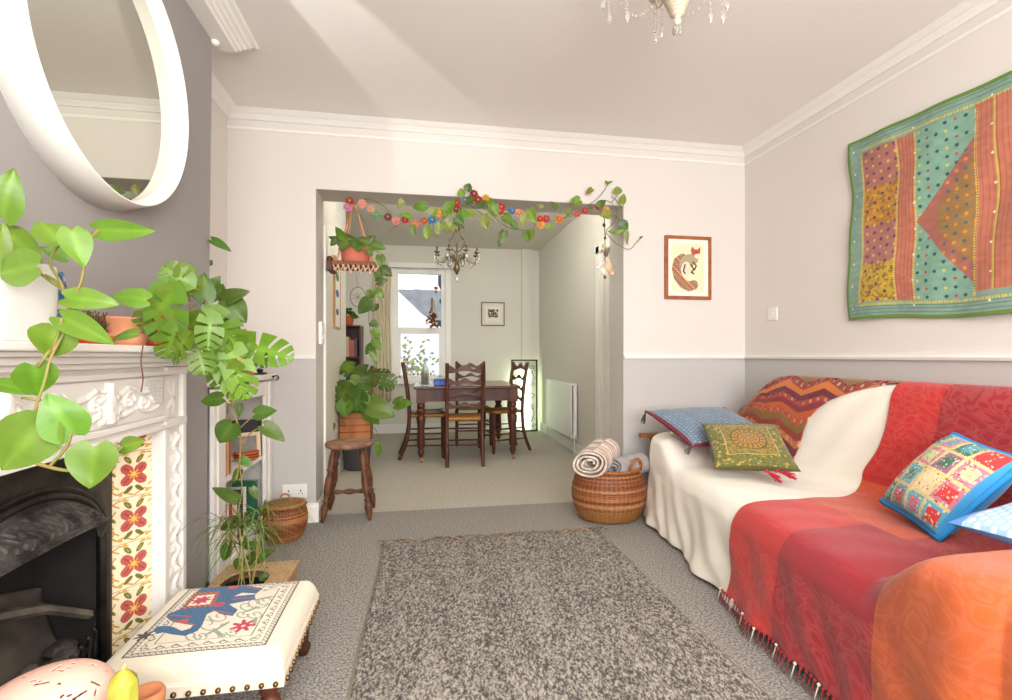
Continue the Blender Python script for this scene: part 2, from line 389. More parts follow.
# shaped lamp added in place of flash light thrown back by the round mirror: a soft wedge on the ceiling
l = bpy.data.lights.new('mirror_glint_lamp','POINT'); l.energy = 22; l.shadow_soft_size = .01; l.color = (1,.98,.94); l.use_nodes = True
nt = l.node_tree; N, L = nt.nodes, nt.links; em = N['Emission']
tc = N.new('ShaderNodeTexCoord'); sp = N.new('ShaderNodeSeparateXYZ'); L.new(tc.outputs['Normal'], sp.inputs[0])
at2 = N.new('ShaderNodeMath'); at2.operation = 'ARCTAN2'; L.new(sp.outputs['X'], at2.inputs[0]); L.new(sp.outputs['Y'], at2.inputs[1])
def mr(a, b_, src):
    m = N.new('ShaderNodeMapRange'); m.inputs['From Min'].default_value = a; m.inputs['From Max'].default_value = b_; L.new(src, m.inputs['Value']); return m.outputs[0]
a1 = mr(math.radians(18.5), math.radians(20), at2.outputs[0]); a2 = mr(math.radians(38), math.radians(36), at2.outputs[0]); a3 = mr(.08, .22, sp.outputs['Z'])
def mul(x, y):
    m = N.new('ShaderNodeMath'); m.operation = 'MULTIPLY'; L.new(x, m.inputs[0]); L.new(y, m.inputs[1]); return m.outputs[0]
L.new(mul(mul(a1,a2),a3), em.inputs['Strength'])
o = bpy.data.objects.new('mirror_glint_lamp', l); COL.objects.link(o); o.location = (-.82,1.45,1.85)
# ================================================================== FIREPLACE
fp = thing('fireplace', 'white carved mantelpiece fireplace with floral tiles and black cast iron arch', 'fireplace')
SX, YO = -.86, 2.025            # front plane, outer right edge
YI = 1.87                        # inner edge of right jamb
YL = 2*1.434-YO; YLI = 2*1.434-YI  # left jamb mirrored
b = MB()
ysh0, ysh1 = YL-.03, YO+.02
b.box(BX,ysh0,1.060,-.782,ysh1,1.080); b.box(BX,ysh0+.01,1.048,-.80,ysh1-.01,1.060); b.box(BX,ysh0+.02,1.030,-.82,ysh1-.02,1.048); b.box(BX,ysh0+.03,1.015,-.838,ysh1-.03,1.030)
b.build('mantel_shelf', M_GLOSSW, fp, False, .004)
b = MB(); b.box(BX,YLI-.005,.80,SX-.004,YI+.005,1.015); b.box(SX-.01,YLI,.985,SX+.008,YI,1.000)
b.box(SX-.01,YLI,.830,SX+.010,YI,.848); b.box(SX-.01,YLI-.005,.800,SX+.004,YI+.005,.815); b.build('frieze', M_GLOSSW, fp, False, .003)
# carved relief of frieze: swags, urn, scrolls
def relief(name, parent, fn, nu, nv, h, u0=0,u1=1,v0=0,v1=1, m=M_GLOSSW):
    g = MB(); g.grid(fn, nu, nv, u0=u0,u1=u1,v0=v0,v1=v1); return g.build(name, m, parent)
def scroll(cx, cy, r, s=1, turns=1.6, n=26, ph=0):
    return [(cx+s*r*(1-t)*math.cos(ph+turns*2*PI*t), cy+r*(1-t)*math.sin(ph+turns*2*PI*t)) for t in [i/n for i in range(n)]]
FR = []
for k in range(6):
    c0 = YI-.07-k*.15
    if c0 < 1.0: break
    FR.append(scroll(c0, .915, .032, 1, 1.4)); FR.append(scroll(c0-.07, .905, .028, -1, 1.4, ph=PI))
    FR.append([(c0+.03,.945),(c0,.955),(c0-.04,.935),(c0-.08,.93),(c0-.12,.95)])
    FR.append([(c0+.02,.885),(c0-.03,.872),(c0-.07,.876),(c0-.11,.89)])
def ff(U, V):
    Y = .95+U*(YI-.012-.95); Z = .852+V*.128
    H = np.zeros(Y.shape)
    for s in FR: H = np.maximum(H, .0075*np.exp(-(dline(Y,Z,s)/.0048)**2))
    for (cy,) in ((1.555,),(1.2,)):
        body = .017*np.exp(-(((Y-cy)/(.018+.010*np.sin((Z-.86)*38)))**4)); H = np.maximum(H, np.where((Z>.86)&(Z<.975), body, 0))
        for sgn in (-1,1):
            for (a,c,rr) in ((.03,.93,.014),(.045,.895,.012),(.03,.87,.012)):
                H = np.maximum(H, .011*np.exp(-(((Y-cy-sgn*a)**2+(Z-c)**2)/rr**2)))
    # diamond trellis at the corner
    tri = (Y > YI-.17) & (Z > .895+ (YI-.17-Y)*-.0) & (Z > .985-(Y-(YI-.17))*.9)
    lat = .006*np.maximum(np.cos((Y+Z)*480)**8, np.cos((Y-Z)*480)**8); H = np.where(tri, np.maximum(H*.4, lat+.002), H)
    H += .0025*vnoise(Y,Z,90,90,3)*(H > .003)
    edge = np.minimum(np.minimum(U,1-U)*60, np.minimum(V,1-V)*20).clip(0,1)
    return SX+.0+H*edge-.0015*0, Y, Z
relief('frieze_carving', fp, ff, 520, 90, 0)
for (ya, yb2, nm) in ((YI,YO,'r'),(YL,YLI,'l')):
    p = MB(); p.box(BX,ya,0,SX-.012,yb2,1.015); p.box(SX-.014,ya+.012,.0,SX+.0,yb2-.006,.12)
    p.box(SX-.014,ya+.0,.12,SX,ya+.028,.80); p.box(SX-.014,yb2-.028,.12,SX+.002,yb2,1.0); p.box(SX-.014,ya+.028,.12,SX-.008,ya+.05,.80)
    p.box(SX-.014,ya,.80,SX+.004,yb2,.83); p.box(SX-.014,ya,.985,SX+.006,yb2,1.012)
    pl = p.build('pilaster', M_GLOSSW, fp, False, .003)
    def fj(U, V, ya=ya, yb2=yb2):
        Y = ya+.052+U*(yb2-ya-.084); Z = .14+V*.64; yc = ya+.052+(yb2-ya-.084)/2
        t = (Z*12.5) % 1; H = .010*np.exp(-(((Y-yc-.012*np.sin(Z*75))/.009)**2))+.009*np.exp(-(((Y-yc)/.03)**2+((t-.5)/.22)**2))
        H += .006*np.abs(vnoise(Y,Z,120,120,8)-.5)
        e = np.minimum(np.minimum(U,1-U)*12, np.minimum(V,1-V)*40).clip(0,1)
        return SX-.011+H*e, Y, Z
    g = MB(); g.grid(fj, 26, 200); g.build('carving', M_GLOSSW, pl)
    def fk(U, V, ya=ya, yb2=yb2):
        Y = ya+.01+U*(yb2-ya-.045); Z = .835+V*.145; yc = (ya+yb2)/2-.012
        H = .010*np.exp(-(((Y-yc)/.035)**2+((Z-.905)/.05)**2))*(0.6+.4*np.cos(np.arctan2(Z-.905,Y-yc)*6))
        return SX-.010+H, Y, Z
    g = MB(); g.grid(fk, 30, 30); g.build('corner_block', M_GLOSSW, pl)
# tiles: one panel each side, six tiles high
T = .148
def tile_paint(U, V):
    # U across 0..1 ; V 0..6 up
    x = U-.5; vv = V % 1; y = vv-.5
    c = full(U, (240,224,192))
    def put(m, rgb):
        c[m] = lin(rgb)
    for sx in (-1,1):   # yellow scroll stems
        put(dline(x, y, [(sx*.02,-.46),(sx*.20,-.36),(sx*.34,-.40),(sx*.44,-.30),(sx*.38,-.22),(sx*.30,-.28)]) < .016, (196,152,62))
        put(dline(x, y, [(sx*.30,.32),(sx*.42,.40),(sx*.30,.46),(sx*.12,.44)]) < .016, (196,152,62))
        put(dline(x, y, [(sx*.40,-.12),(sx*.48,.02),(sx*.42,.16),(sx*.36,.24)]) < .014, (176,140,60))
        for (a,bq) in ((.42,-.18),(.46,.28),(.26,-.42),(.18,.47),(.47,-.42)): put(emask(x,y,sx*a,bq,.04,.032), (222,164,70))
        put(emask(x,y,sx*.12,.33,.11,.05,sx*.9), (112,108,44)); put(emask(x,y,sx*.11,-.33,.11,.045,-sx*.7), (112,108,44))
        put(emask(x,y,sx*.40,.06,.07,.03,sx*.9), (128,116,48))
        put(emask(x,y,sx*.12,.33,.06,.02,sx*.9), (150,148,72))
    for a in (PI/4, 3*PI/4, 5*PI/4, 7*PI/4):
        cx, cy = .175*math.cos(a), .15*math.sin(a)
        put(emask(x,y,cx,cy,.145,.105,a*1.0) , (184,92,84)); put(emask(x,y,cx*1.25,cy*1.25,.115,.105,a), (184,92,84))
        put(dline(x,y,[(0,0),(cx*1.5,cy*1.5)]) < .012, (150,52,50))
    for k in range(8):
        a = k*PI/4; put(dline(x,y,[(0,0),(.11*math.cos(a),.11*math.sin(a))]) < .014, (232,176,84))
    put(emask(x,y,0,0,.045,.045), (240,190,96))
    c[(vv < .012) | (vv > .988)] = lin((196,180,150))
    return c
for (xo, yo, xi, yi) in ((-.89,1.887,-.976,1.764),(-.89,.981,-.976,1.104)):
    g = MB(); s_ = 1 if yo > 1.4 else -1
    g.grid(lambda U,V: (xi+(xo-xi)*U, yi+(yo-yi)*U, .02+V*.785), 90, 430, paint=lambda U,V: tile_paint(U, V*5.3+.18))
    g.add([(xi-.01,yi+.012*s_,.02),(xo-.01,yo+.004*s_,.02),(xo-.01,yo+.004*s_,.805),(xi-.01,yi+.012*s_,.805)],[(0,1,2,3)],1)
    g.build('tile_panel', [M_GLAZE, M_GLOSSW], fp, False)
# cast iron insert
YT0, YT1 = 1.104, 1.764   # iron between tile strips
yc = (YT0+YT1)/2; A_, B_ = (YT1-YT0)/2-.012, .225
ZS = .475
ins = MB(); IX = -.976
def arc(a, z, n=28): return [(yc+a*math.cos(PI*i/n), ZS+z*math.sin(PI*i/n)) for i in range(n+1)]
# face plate with arched hole
ai, bi = A_-.035, B_-.03
outer = []; inner = arc(ai, bi, 40)
pts = [(YT1,0.02)]+[(YT1,.2),(YT1,.4)]
vs = []; fs = []
N = 40
for i, (y, z) in enumerate(inner):
    th = PI*i/N; 
    # project to outer rectangle
    cx_, cz_ = math.cos(th), math.sin(th)
    k = min((A_+.012)/abs(cx_) if abs(cx_) > 1e-6 else 9, (.815-ZS)/cz_ if cz_ > 1e-6 else 9)
    vs += [(IX, yc+cx_*k, ZS+cz_*k), (IX, y, z)]
for i in range(N): fs.append((2*i, 2*i+1, 2*i+3, 2*i+2))
o0 = len(vs); vs += [(IX,YT1,.02),(IX,yc+ai,.02),(IX,YT0,.02),(IX,yc-ai,.02)]
fs += [(0,o0,o0+1,1),(2*N,2*N+1,o0+3,o0+2)]
ins.add(vs, fs)
ins.build('arch_plate', M_IRON, fp, 'auto', solid=.012, offs=-1)
for (k, r, dx) in ((0,.011,.006),(.022,.007,.004)):
    t = MB(); P = [(IX+.002+dx, yc+ai+.012+k, .03)]+[(IX+.002+dx, yc+(ai+.012+k)*math.cos(PI*i/40), ZS+(bi+.012+k)*math.sin(PI*i/40)) for i in range(41)]+[(IX+.002+dx, yc-ai-.012-k, .03)]
    t.tube(P, r, 10); t.build('arch_moulding', M_IRON, fp)
# hood : bulging lunette in the upper arch
zl = .60
def hood(U, V):
    th = PI*(.02+U*.96)
    y1 = yc+ai*.985*np.cos(th); z1 = ZS+.01+bi*.985*np.sin(th)
    yl = yc+(ai*.97)*np.cos(th); zb = .572-.022*np.abs(np.cos(th))**2
    Y = y1*(1-V)+yl*V; Z = z1*(1-V)+np.minimum(z1,zb)*V
    X = IX+.004+.075*np.sin(V*PI*.55)*np.sin(th)**.7
    s = np.sin(th)
    D = ((np.cos((Y-yc)*150+2*np.sin(Z*90))*np.cos(Z*190+np.sin((Y-yc)*110)*1.8)) > .1)*.005*((V>.2)&(V<.78))
    ring = .006*np.exp(-((V-.86)/.03)**2)+.005*np.exp(-((V-.16)/.03)**2)
    bead = .005*((np.sin((Y-yc)*330) > 0)&(V>.9)&(V<.96))
    return X+(D+ring+bead)*np.clip(s*3,0,1), Y, Z
g = MB(); g.grid(hood, 340, 90); g.build('hood', mat('hood_iron', (96,92,88), .5, metal=.4, col2=(44,41,38), vscale=14, bump=.3, bscale=50), fp, solid=.006, offs=-1)
# firebox interior
M_SOOT = mat('soot', (96,86,76), .85, col2=(38,34,31), vscale=6, bump=.8, bscale=26, detail=8)
g = MB(); x0 = -1.155
g.box(x0-.008,yc-ai-.02,.02,x0,yc+ai+.02,.79); g.box(x0,yc-ai-.02,.02,IX-.014,yc-ai-.012,.79); g.box(x0,yc+ai+.012,.02,IX-.014,yc+ai+.02,.79); g.box(x0,yc-ai-.02,.0,IX-.014,yc+ai+.02,.02); g.box(x0,yc-ai-.02,.79,IX-.014,yc+ai+.02,.80)
g.build('firebox', mat('soot_dark', (44,41,40), .7, col2=(30,28,27), vscale=5, bump=.3, bscale=30), fp, False)
g = MB(); g.grid(lambda U,V: (-1.135+.10*(1-V)**1.5-.03*np.sin(U*PI)+.008*vnoise(U,V,9,7,3), yc-ai+U*2*ai, .05+V*(.30+.06*np.sin(U*PI))), 60, 30)
g.build('fire_back', M_SOOT, fp, solid=.01)
g = MB()
LP = [(-1.0,yc+ai-.005,.26),(-1.06,yc+ai-.10,.33),(-1.10,yc+.06,.37),(-1.10,yc-.06,.37),(-1.06,yc-ai+.10,.33),(-1.0,yc-ai+.005,.26)]
g.tube(LP, .026, 6, flat=.55); g.build('grate_ledge', mat('dusty_iron', (120,112,98), .7, col2=(74,68,60), vscale=12, bump=.5, bscale=40), fp, 'auto')
gr = MB()
for z in (.06,.10,.14,.18): gr.tube(spline([(-.99,yc+ai-.02,z),(-.955,yc+ai*.5,z),(-.94,yc,z),(-.955,yc-ai*.5,z),(-.99,yc-ai+.02,z)],5), .006, 8)
for k in range(11):
    y = yc-ai*.85+k*ai*.17; x = -.935-.05*((y-yc)/ai)**2
    gr.tube([(x+.004,y,.02),(x+.010,y,.19),(x+.006,y+.014,.215),(x+.002,y+.004,.23)], .005, 6)
gr.build('grate', M_IRON, fp)
g = MB()
for k in range(60):
    y = yc+random.uniform(-.24,.24); g.ball((random.uniform(-1.07,-.99), y, random.uniform(.06,.20)), random.uniform(.018,.036), 8, sc_=(1,1.2,.7))
g.build('coals', mat('coal', (92,84,76), .85, bump=1, bscale=40, col2=(40,37,34), vscale=18), fp, 'auto')
hearth = MB(); hearth.box(-.845,YL-.02,0,-.62,YI-.55,.012); tag(hearth.build('hearth_slab', mat('slate_hearth',(70,66,64),.5,col2=(54,50,48),vscale=6), None, False, .002), 'dark slate hearth slab on the floor before the fireplace', 'hearth')

# ================================================================== MIRROR
mr = thing('round_mirror', 'large round mirror with deep white rim on grey chimney breast', 'mirror')
C_ = (1.617, 1.893); RB, RF = .408, .385; AX = Matrix(((0,0,1),(1,0,0),(0,1,0)))   # lathe z -> +X
b = MB(); o = (BX, C_[0], C_[1])
b.lathe([(RB-.02,.0),(RB,.0),(RF+.004,.085),(RF+.002,.088),(RF-.001,.088),(RF-.003,.085),(RF-.010,.046),(RF-.0115,.0395),(RF-.03,.038)], 128, o, 0, (1,1,1), AX, top=False, bot=False)
b.build('frame', mat('mirror_frame_white',(244,240,232),.35), mr)
b = MB(); b.lathe([(RF-.013,.030),(RF-.0135,.0425)], 96, o, 0, (1,1,1), AX); b.build('mirror_glass', mat('mirror_silver',(215,216,206),.02,metal=1), mr, False)

# ================================================================== BOOKCASE
bc = thing('alcove_bookcase', 'white painted bookcase filling the alcove beside the chimney breast', 'bookcase')
BF, Y0, Y1 = -.905, 2.50, 3.296
b = MB()
b.box(XL+.002,Y0,0,XL+.012,Y1,.91); b.box(XL+.012,Y1-.015,0,BF-.02,Y1,.91); b.box(XL+.012,Y0,0,BF-.02,Y0+.015,.91)
b.build('carcass', M_GLOSSW, bc, False, .002)
b = MB(); b.box(BF-.02,2.40,0,BF+.0,2.535,.90); b.box(BF,2.43,0,BF+.008,2.45,.90); b.build('stile', M_GLOSSW, bc, False, .002)
b = MB(); b.box(BF-.02,3.15,0,BF,3.285,.90); b.box(BF,3.20,0,BF+.008,3.22,.90); b.build('stile', M_GLOSSW, bc, False, .002)
b = MB(); b.box(BF-.02,2.535,.82,BF,3.15,.90); b.build('top_rail', M_GLOSSW, bc, False, .002)
b = MB(); b.box(XL+.002,2.39,.912,BF+.02,Y1,.94); b.build('top_board', M_GLOSSW, bc, False, .004)
for z in (.06,.435): b = MB(); b.box(XL+.012,Y0+.015,z,BF-.021,Y1-.015,z+.022); b.build('shelf', M_GLOSSW, bc, False, .002)
b = MB(); b.box(BF-.02,2.535,0,BF-.002,3.15,.06); b.build('plinth', M_GLOSSW, bc, False, .002)
b = MB(); b.tube(spline([(BF+.024,3.20,.925),(BF+.045,3.215,.93),(BF+.05,3.235,.915),(BF+.03,3.26,.90)],6), .004, 8); b.ball((BF+.028,3.20,.925),.008,8); b.build('hook', M_IRON, bc)

def book(y0, y1, z0, h, dep, col, label, name='book', lean=0, x1=-.94):
    t = thing(name, label, 'book', (x1-dep/2, (y0+y1)/2, z0), 0, None)
    w = (y1-y0)/2; g = MB(); d2 = dep/2
    for s in (-1,1): g.box(-d2, s*w-s*.003, 0, d2, s*w, h)
    g.box(d2-.003,-w,0,d2,w,h); g.build('cover', mat('book_cover_%d_%d_%d' % col, col, .6), t, False, .001)
    g = MB(); g.box(-d2+.003,-w+.003,.003,d2-.004,w-.003,h-.003); g.build('pages', mat('book_pages',(236,228,208),.9), t, False)
    t.rotation_euler = (lean,0,0); return t
SZ = .457
book(2.60,2.640,SZ,.30,.2,(206,120,66),'tall orange-brown book at the near end of middle shelf')
book(2.643,2.672,SZ,.29,.19,(222,180,120),'tan-spined tall book beside the orange-brown one on middle shelf')
book(2.675,2.700,SZ,.27,.18,(176,92,56),'rust brown book third from near end of middle shelf')
LZ = .082
book(2.60,2.64,LZ,.24,.2,(182,60,48),'red-spined book at the near end of lower shelf')
book(2.643,2.675,LZ,.25,.18,(232,226,214),'cream book beside the red one on lower shelf')
book(2.69,2.715,LZ,.23,.18,(206,70,56),'slim scarlet book leaning on lower shelf')
book(2.73,2.79,LZ,.22,.18,(214,210,204),'thick pale grey book on lower shelf of bookcase')
book(2.83,2.87,LZ,.26,.16,(60,58,56),'black-spined book on lower shelf of bookcase')
book(2.875,2.925,LZ,.25,.18,(240,236,226),'white folder standing on lower shelf behind the plant')
book(3.06,3.085,LZ,.25,.13,(38,96,66),'green book at the far end of lower shelf', x1=-.93)
# black card, frame, bowls on middle shelf
b = MB(); b.box(-.012,-.11,0,.012,.11,.215); bb = b.build('black_gift_box', M_BLACK, None, False, .004); bb.location = (-1.04,3.14,SZ); bb.rotation_euler = (0,-.10,-1.05)
tag(bb, 'flat black box with tiny gold letters standing on middle shelf', 'box')
g = MB()
for k in range(6):
    y = -.055+k*.021
    if k % 2: g.box(.0122,y,.118,.0128,y+.004,.134); g.box(.0122,y,.118,.0128,y+.012,.121); g.box(.0122,y,.125,.0128,y+.010,.128)
    else: g.box(.0122,y,.118,.0128,y+.003,.134); g.box(.0122,y+.009,.118,.0128,y+.012,.134); g.box(.0122,y,.131,.0128,y+.012,.134)
g.build('gold_lettering', mat('gold_print',(190,150,70),.4,metal=.6), bb, False)
pf = thing('photo_frame', 'cream wooden photo frame leaning in front of the black box', 'photo frame', (-1.0,3.06,SZ), .2)
b = MB(); W, H = .095, .15
b.box(-.008,-W,0,.008,-W+.022,H); b.box(-.008,W-.022,0,.008,W,H); b.box(-.008,-W+.022,0,.008,W-.022,.022); b.box(-.008,-W+.022,H-.022,.008,W-.022,H); b.build('frame', mat('cream_wood',(222,200,164),.5), pf, False, .003)
b = MB(); b.box(-.006,-W+.022,.022,.0,W-.022,H-.022); b.build('photograph', mat('photo_print',(150,150,140),.3,col2=(90,92,86),vscale=9), pf, False)
pf.rotation_euler = (0,-.14,-1.0)
bz = SZ
first = None
for k, lab in enumerate(('lowest of three stacked terracotta bowls on middle shelf','middle of three stacked terracotta bowls on middle shelf','topmost of three stacked terracotta bowls on middle shelf')):
    if first is None:
        b = MB(); b.lathe([(.03,0),(.062,.012),(.066,.02),(.062,.02),(.056,.014),(.03,.006),(.001,.005)], 28, top=False); first = b.build('terracotta_bowl', M_TERRA, None); q = first
    else: q = first.copy(); COL.objects.link(q)
    q.location = (-.972,3.03-.0,bz+k*.0145); tag(q, lab, 'bowl', 'stacked bowls in the bookcase')
# on the bookcase top
TZ = .941
b = MB(); b.box(-.07,-.19,0,.07,.19,.028); b.box(-.06,-.17,.028,.06,.17,.034); q = b.build('wooden_plank_box', mat('reddish_wood',(170,104,72),.5,col2=(140,80,54),vscale=20), None, False, .003)
q.location = (-.985,2.80,TZ); tag(q, 'flat reddish wooden box lying on top of the bookcase', 'box')
b = MB(); b.box(-.025,-.05,0,.025,.05,.012); b.ball((0,-.02,.024),.014,10); b.ball((0,.02,.022),.012,10); q = b.build('dark_trinket', M_BLACK, None); q.location = (-.93,3.13,TZ); tag(q, 'small dark trinket at the far end of the bookcase top', 'ornament')
b = MB(); b.lathe([(.028,0),(.042,.02),(.045,.06),(.036,.085),(.040,.092),(.034,.09),(.03,.06),(.001,.01)], 24, top=False); q = b.build('yellow_pot', mat('yellow_glaze',(214,176,70),.25), None); q.location = (-.96,2.86,TZ+.035); tag(q, 'small yellow glazed pot on the wooden box behind split leaves', 'pot')

# ================================================================== MANTEL ITEMS
MZ = 1.081
def prism_path(n): return n
# white rounded planter
pp = thing('potted_pothos', 'heart-leaved pothos in a glossy white planter trailing over the mantelpiece', 'houseplant')
cx, cy, hx, hy, hh = -.855, 1.09, .070, .185, .165
b = MB(); vs = []; rings = [(0,.93),(.01,.97),(.10,1),(hh-.012,1),(hh,.985),(hh,.93),(hh-.03,.92)]
nn = 48
prf = []
for z, k in rings:
    for j in range(nn):
        a = 2*PI*j/nn; e = .35
        x = math.copysign(abs(math.cos(a))**e, math.cos(a))*hx*k; y = math.copysign(abs(math.sin(a))**e, math.sin(a))*hy*k
        vs.append((cx+x, cy+y, MZ+z))
fs = [(i*nn+j, i*nn+(j+1) % nn, (i+1)*nn+(j+1) % nn, (i+1)*nn+j) for i in range(len(rings)-1) for j in range(nn)]
fs.append(tuple(reversed(range(nn))))
b.add(vs, fs); b.build('planter', mat('white_gloss_planter',(248,246,242),.18,coat=.5), pp, 'auto')
b = MB(); b.box(cx-hx*.86,cy-hy*.88,MZ+hh-.05,cx+hx*.86,cy+hy*.88,MZ+hh-.03); b.build('soil', M_SOIL, pp)
fol = MB()
def lf(bp, tp, wpx, X=None, Y=None, d=None, kind='heart', col=G1, nx=None, curl=.12, fold=.2, mbx=None, dt=0):
    """leaf from pixel base to pixel tip, at depth d (camera-forward metres)"""
    m = mbx or fol
    p = at(*bp, X=X, Y=Y, d=d); fwd = (p-Vector((0,0,CH))).dot(Vector((sT,cT,0)))
    q = at(*tp, d=fwd*(1+dt))
    w = wpx/F*fwd
    n = Vector((0,0,CH))-p; n.normalize(); n = n+Vector((random.uniform(-.35,.35),random.uniform(-.2,.2),random.uniform(.0,.6)))
    m.leaf(p, q, w, nx or n, kind, fold, curl, tuple(c*random.uniform(.85,1.12) for c in col)); return p
D1 = 1.05
L_ = [((3,216),(12,168),30,.98),((-3,262),(5,222),20,.93),((6,232),(40,258),26,1.0),((36,266),(-8,274),40,.93),((60,243),(38,218),34,1.0),
      ((72,232),(84,266),28,.98),((99,230),(152,231),22,1.0),((66,258),(40,246),17,1.15),((68,298),(118,302),27,.98),((63,318),(111,341),26,.96),
      ((57,330),(46,358),40,.95),((34,366),(38,397),36,.93),((0,384),(34,392),18,.95),((71,433),(46,394),42,.92),((42,424),(-2,472),54,.90),
      ((95,447),(88,489),44,.90),((123,447),(143,440),18,.95),((146,300),(110,294),22,1.12),((136,334),(107,337),14,1.08),((20,250),(-2,238),24,1.1)]
for bp, tp, w_, d_ in L_: lf(bp, tp, w_, d=d_, kind='heart', col=G1, dt=random.uniform(-.03,.03))
fol.build('foliage', M_LEAF, pp)
st = MB()
def stem(pts, d, r=.0028, m=None, X=None, Y=None):
    (m or st).tube(spline([at(*p[:2], d=(p[2] if len(p) > 2 else d)) for p in pts], 6), r, 6)
stem([(45,275,1.0),(60,285,1.0),(75,310,.98),(72,322,.97),(60,340,.95),(50,360,.94),(45,380,.93),(38,400,.92)], .95)
stem([(34,268),(55,285),(78,300),(66,300)], 1.0); stem([(60,243),(50,262),(62,285),(70,310)], 1.0); stem([(84,266),(80,285),(70,300)], .99); stem([(99,230),(88,240),(80,250)], 1.0)
stem([(62,318),(58,335),(52,352)], .95); stem([(42,424,.9),(40,440,.9),(30,458,.9),(49,467,.9),(76,470,.9),(92,455,.9)], .9, .0032); stem([(71,433),(66,448),(49,467)], .9)
stem([(38,400,.92),(36,412,.91),(42,424,.9)], .9); stem([(50,350,.94),(38,367,.93)], .93); stem([(40,400),(22,398)], .92); stem([(92,470,.9),(108,458,.92),(123,447,.95)], .92)
st.build('stem', M_STEM, pp)
# blue painted jar behind planter
b = MB()
def jp(U, V):
    c = full(U, (70,110,158)); s = np.sin(U*PI*14)*np.sin(V*26); c[s > .3] = lin((40,60,110)); c[s < -.5] = lin((150,180,190)); c[np.abs(V-.5) < .03] = lin((200,190,160)); c[np.abs(V-.8) < .02] = lin((80,60,70)); return c
b.grid(lambda U,V: (-.875+.042*np.cos(U*2*PI)*(1-.25*V**4), 1.345+.042*np.sin(U*2*PI)*(1-.25*V**4), MZ+V*.17), 60, 60, paint=jp)
b.lathe([(.041,0),(.041,.002)], 24, (-.875,1.345,MZ)); q = b.build('blue_patterned_jar', M_GLAZE, None); tag(q, 'blue patterned jar on the mantel beside the white planter', 'jar')
# orange saucer, dried moss, pink terracotta bowl
b = MB(); b.lathe([(.05,0),(.062,.012),(.064,.022),(.060,.022),(.055,.012),(.001,.008)], 32, (-.865,1.475,MZ), top=False); tag(b.build('orange_saucer', M_TERRA2, None), 'orange plant saucer on the mantel beside the blue jar', 'saucer')
m = thing('dried_moss_plant', 'clump of brown dried moss in the orange saucer on mantel', 'plant')
b = MB()
for k in range(140):
    a = random.uniform(0,2*PI); r = random.uniform(0,.042); z = random.uniform(.03,.075); c0 = Vector((-.865,1.475,MZ+.015))
    b.tube([c0+Vector((r*.4*math.cos(a), r*.4*math.sin(a),0)), c0+Vector((r*math.cos(a+.5), r*math.sin(a+.5),z*.7)), c0+Vector((r*1.2*math.cos(a), r*1.2*math.sin(a), z))], .0016, 4, col=(.12,.07,.03) if k % 3 else (.14,.16,.05))
b.build('moss_tuft', mat('dry_moss', attr=True, rough=.95), m)
b = MB(); b.lathe([(.05,0),(.055,.03),(.04,.04),(.062,.075),(.064,.082),(.058,.08),(.04,.05),(.001,.045)], 32, (-.862,1.64,MZ), top=False); tag(b.build('terracotta_dish', mat('pale_terracotta',(222,150,112),.8), None), 'pale terracotta footed dish on mantel under the swiss cheese leaves', 'dish')
b = MB(); b.lathe([(.045,0),(.056,.01),(.058,.018),(.054,.018),(.001,.008)], 32, (-.862,1.765,MZ), top=False); tag(b.build('terracotta_saucer', M_TERRA2, None), 'small orange saucer on mantel between footed dish and plant pot', 'saucer')
# terracotta pot with split leaf plant
sp = thing('potted_split_leaf_plant', 'split-leaved climbing plant in an orange pot at the far end of mantel', 'houseplant')
px_, py_ = -.865, 1.93
b = MB(); b.lathe([(.042,0),(.058,.095),(.064,.095),(.066,.125),(.060,.125),(.056,.10),(.001,.10)], 32, (px_,py_,MZ), top=False); b.build('pot', M_TERRA2, sp)
b = MB(); b.lathe([(.055,.1),(.001,.108)], 20, (px_,py_,MZ), top=False, bot=False); b.build('soil', M_SOIL, sp)
fol = MB(); D2 = 1.6
S_ = [((186,282),(161,266),26,1.5),((184,272),(193,297),24,1.5),((168,296),(166,345),40,1.42),((170,296),(140,330),30,1.42),((175,330),(165,360),26,1.45),((195,322),(182,352),32,1.5),
      ((214,318),(240,348),34,1.55),((210,320),(208,350),26,1.5),((198,346),(204,375),26,1.5),((186,340),(168,360),26,1.45),((232,352),(248,398),30,1.6),((222,350),(218,392),26,1.6),((216,352),(240,400),24,1.58),
      ((248,345),(291,357),32,1.75),((250,352),(272,362),22,1.75),((236,372),(238,404),22,1.6),((212,345),(224,372),22,1.58)]
for bp, tp, w_, d_ in S_: lf(bp, tp, w_, d=d_, kind='split', col=G1, curl=.15, dt=random.uniform(-.03,.04))
for bp, tp, w_, d_ in [((222,300),(248,290),18,1.95),((218,300),(222,283),16,1.95),((228,302),(246,322),26,1.95),((205,300),(204,272),20,1.8),((210,290),(220,276),14,1.85),((222,320),(240,330),18,1.95),((212,240),(231,250),10,2.2),((209,264),(212,260),6,2.3),((205,300),(190,280),16,1.85)]:
    lf(bp, tp, w_, d=d_, kind='heart', col=G2)
for bp, tp, w_, d_ in [((222,398),(199,402),15,1.7),((232,424),(218,444),24,1.7),((256,414),(276,410),16,1.75),((264,426),(285,440),17,1.75),((240,405),(239,417),7,1.75),((240,459),(253,466),10,1.8)]:
    lf(bp, tp, w_, d=d_, kind='heart', col=G2)
fol.build('foliage', M_LEAF, sp)
st = MB()
stem([(205,300,1.8),(216,330,1.72),(224,360,1.65),(231,390,1.68),(233,410,1.72),(240,432,1.74),(240,458,1.78),(236,480,1.8)], 1.7, .0035)
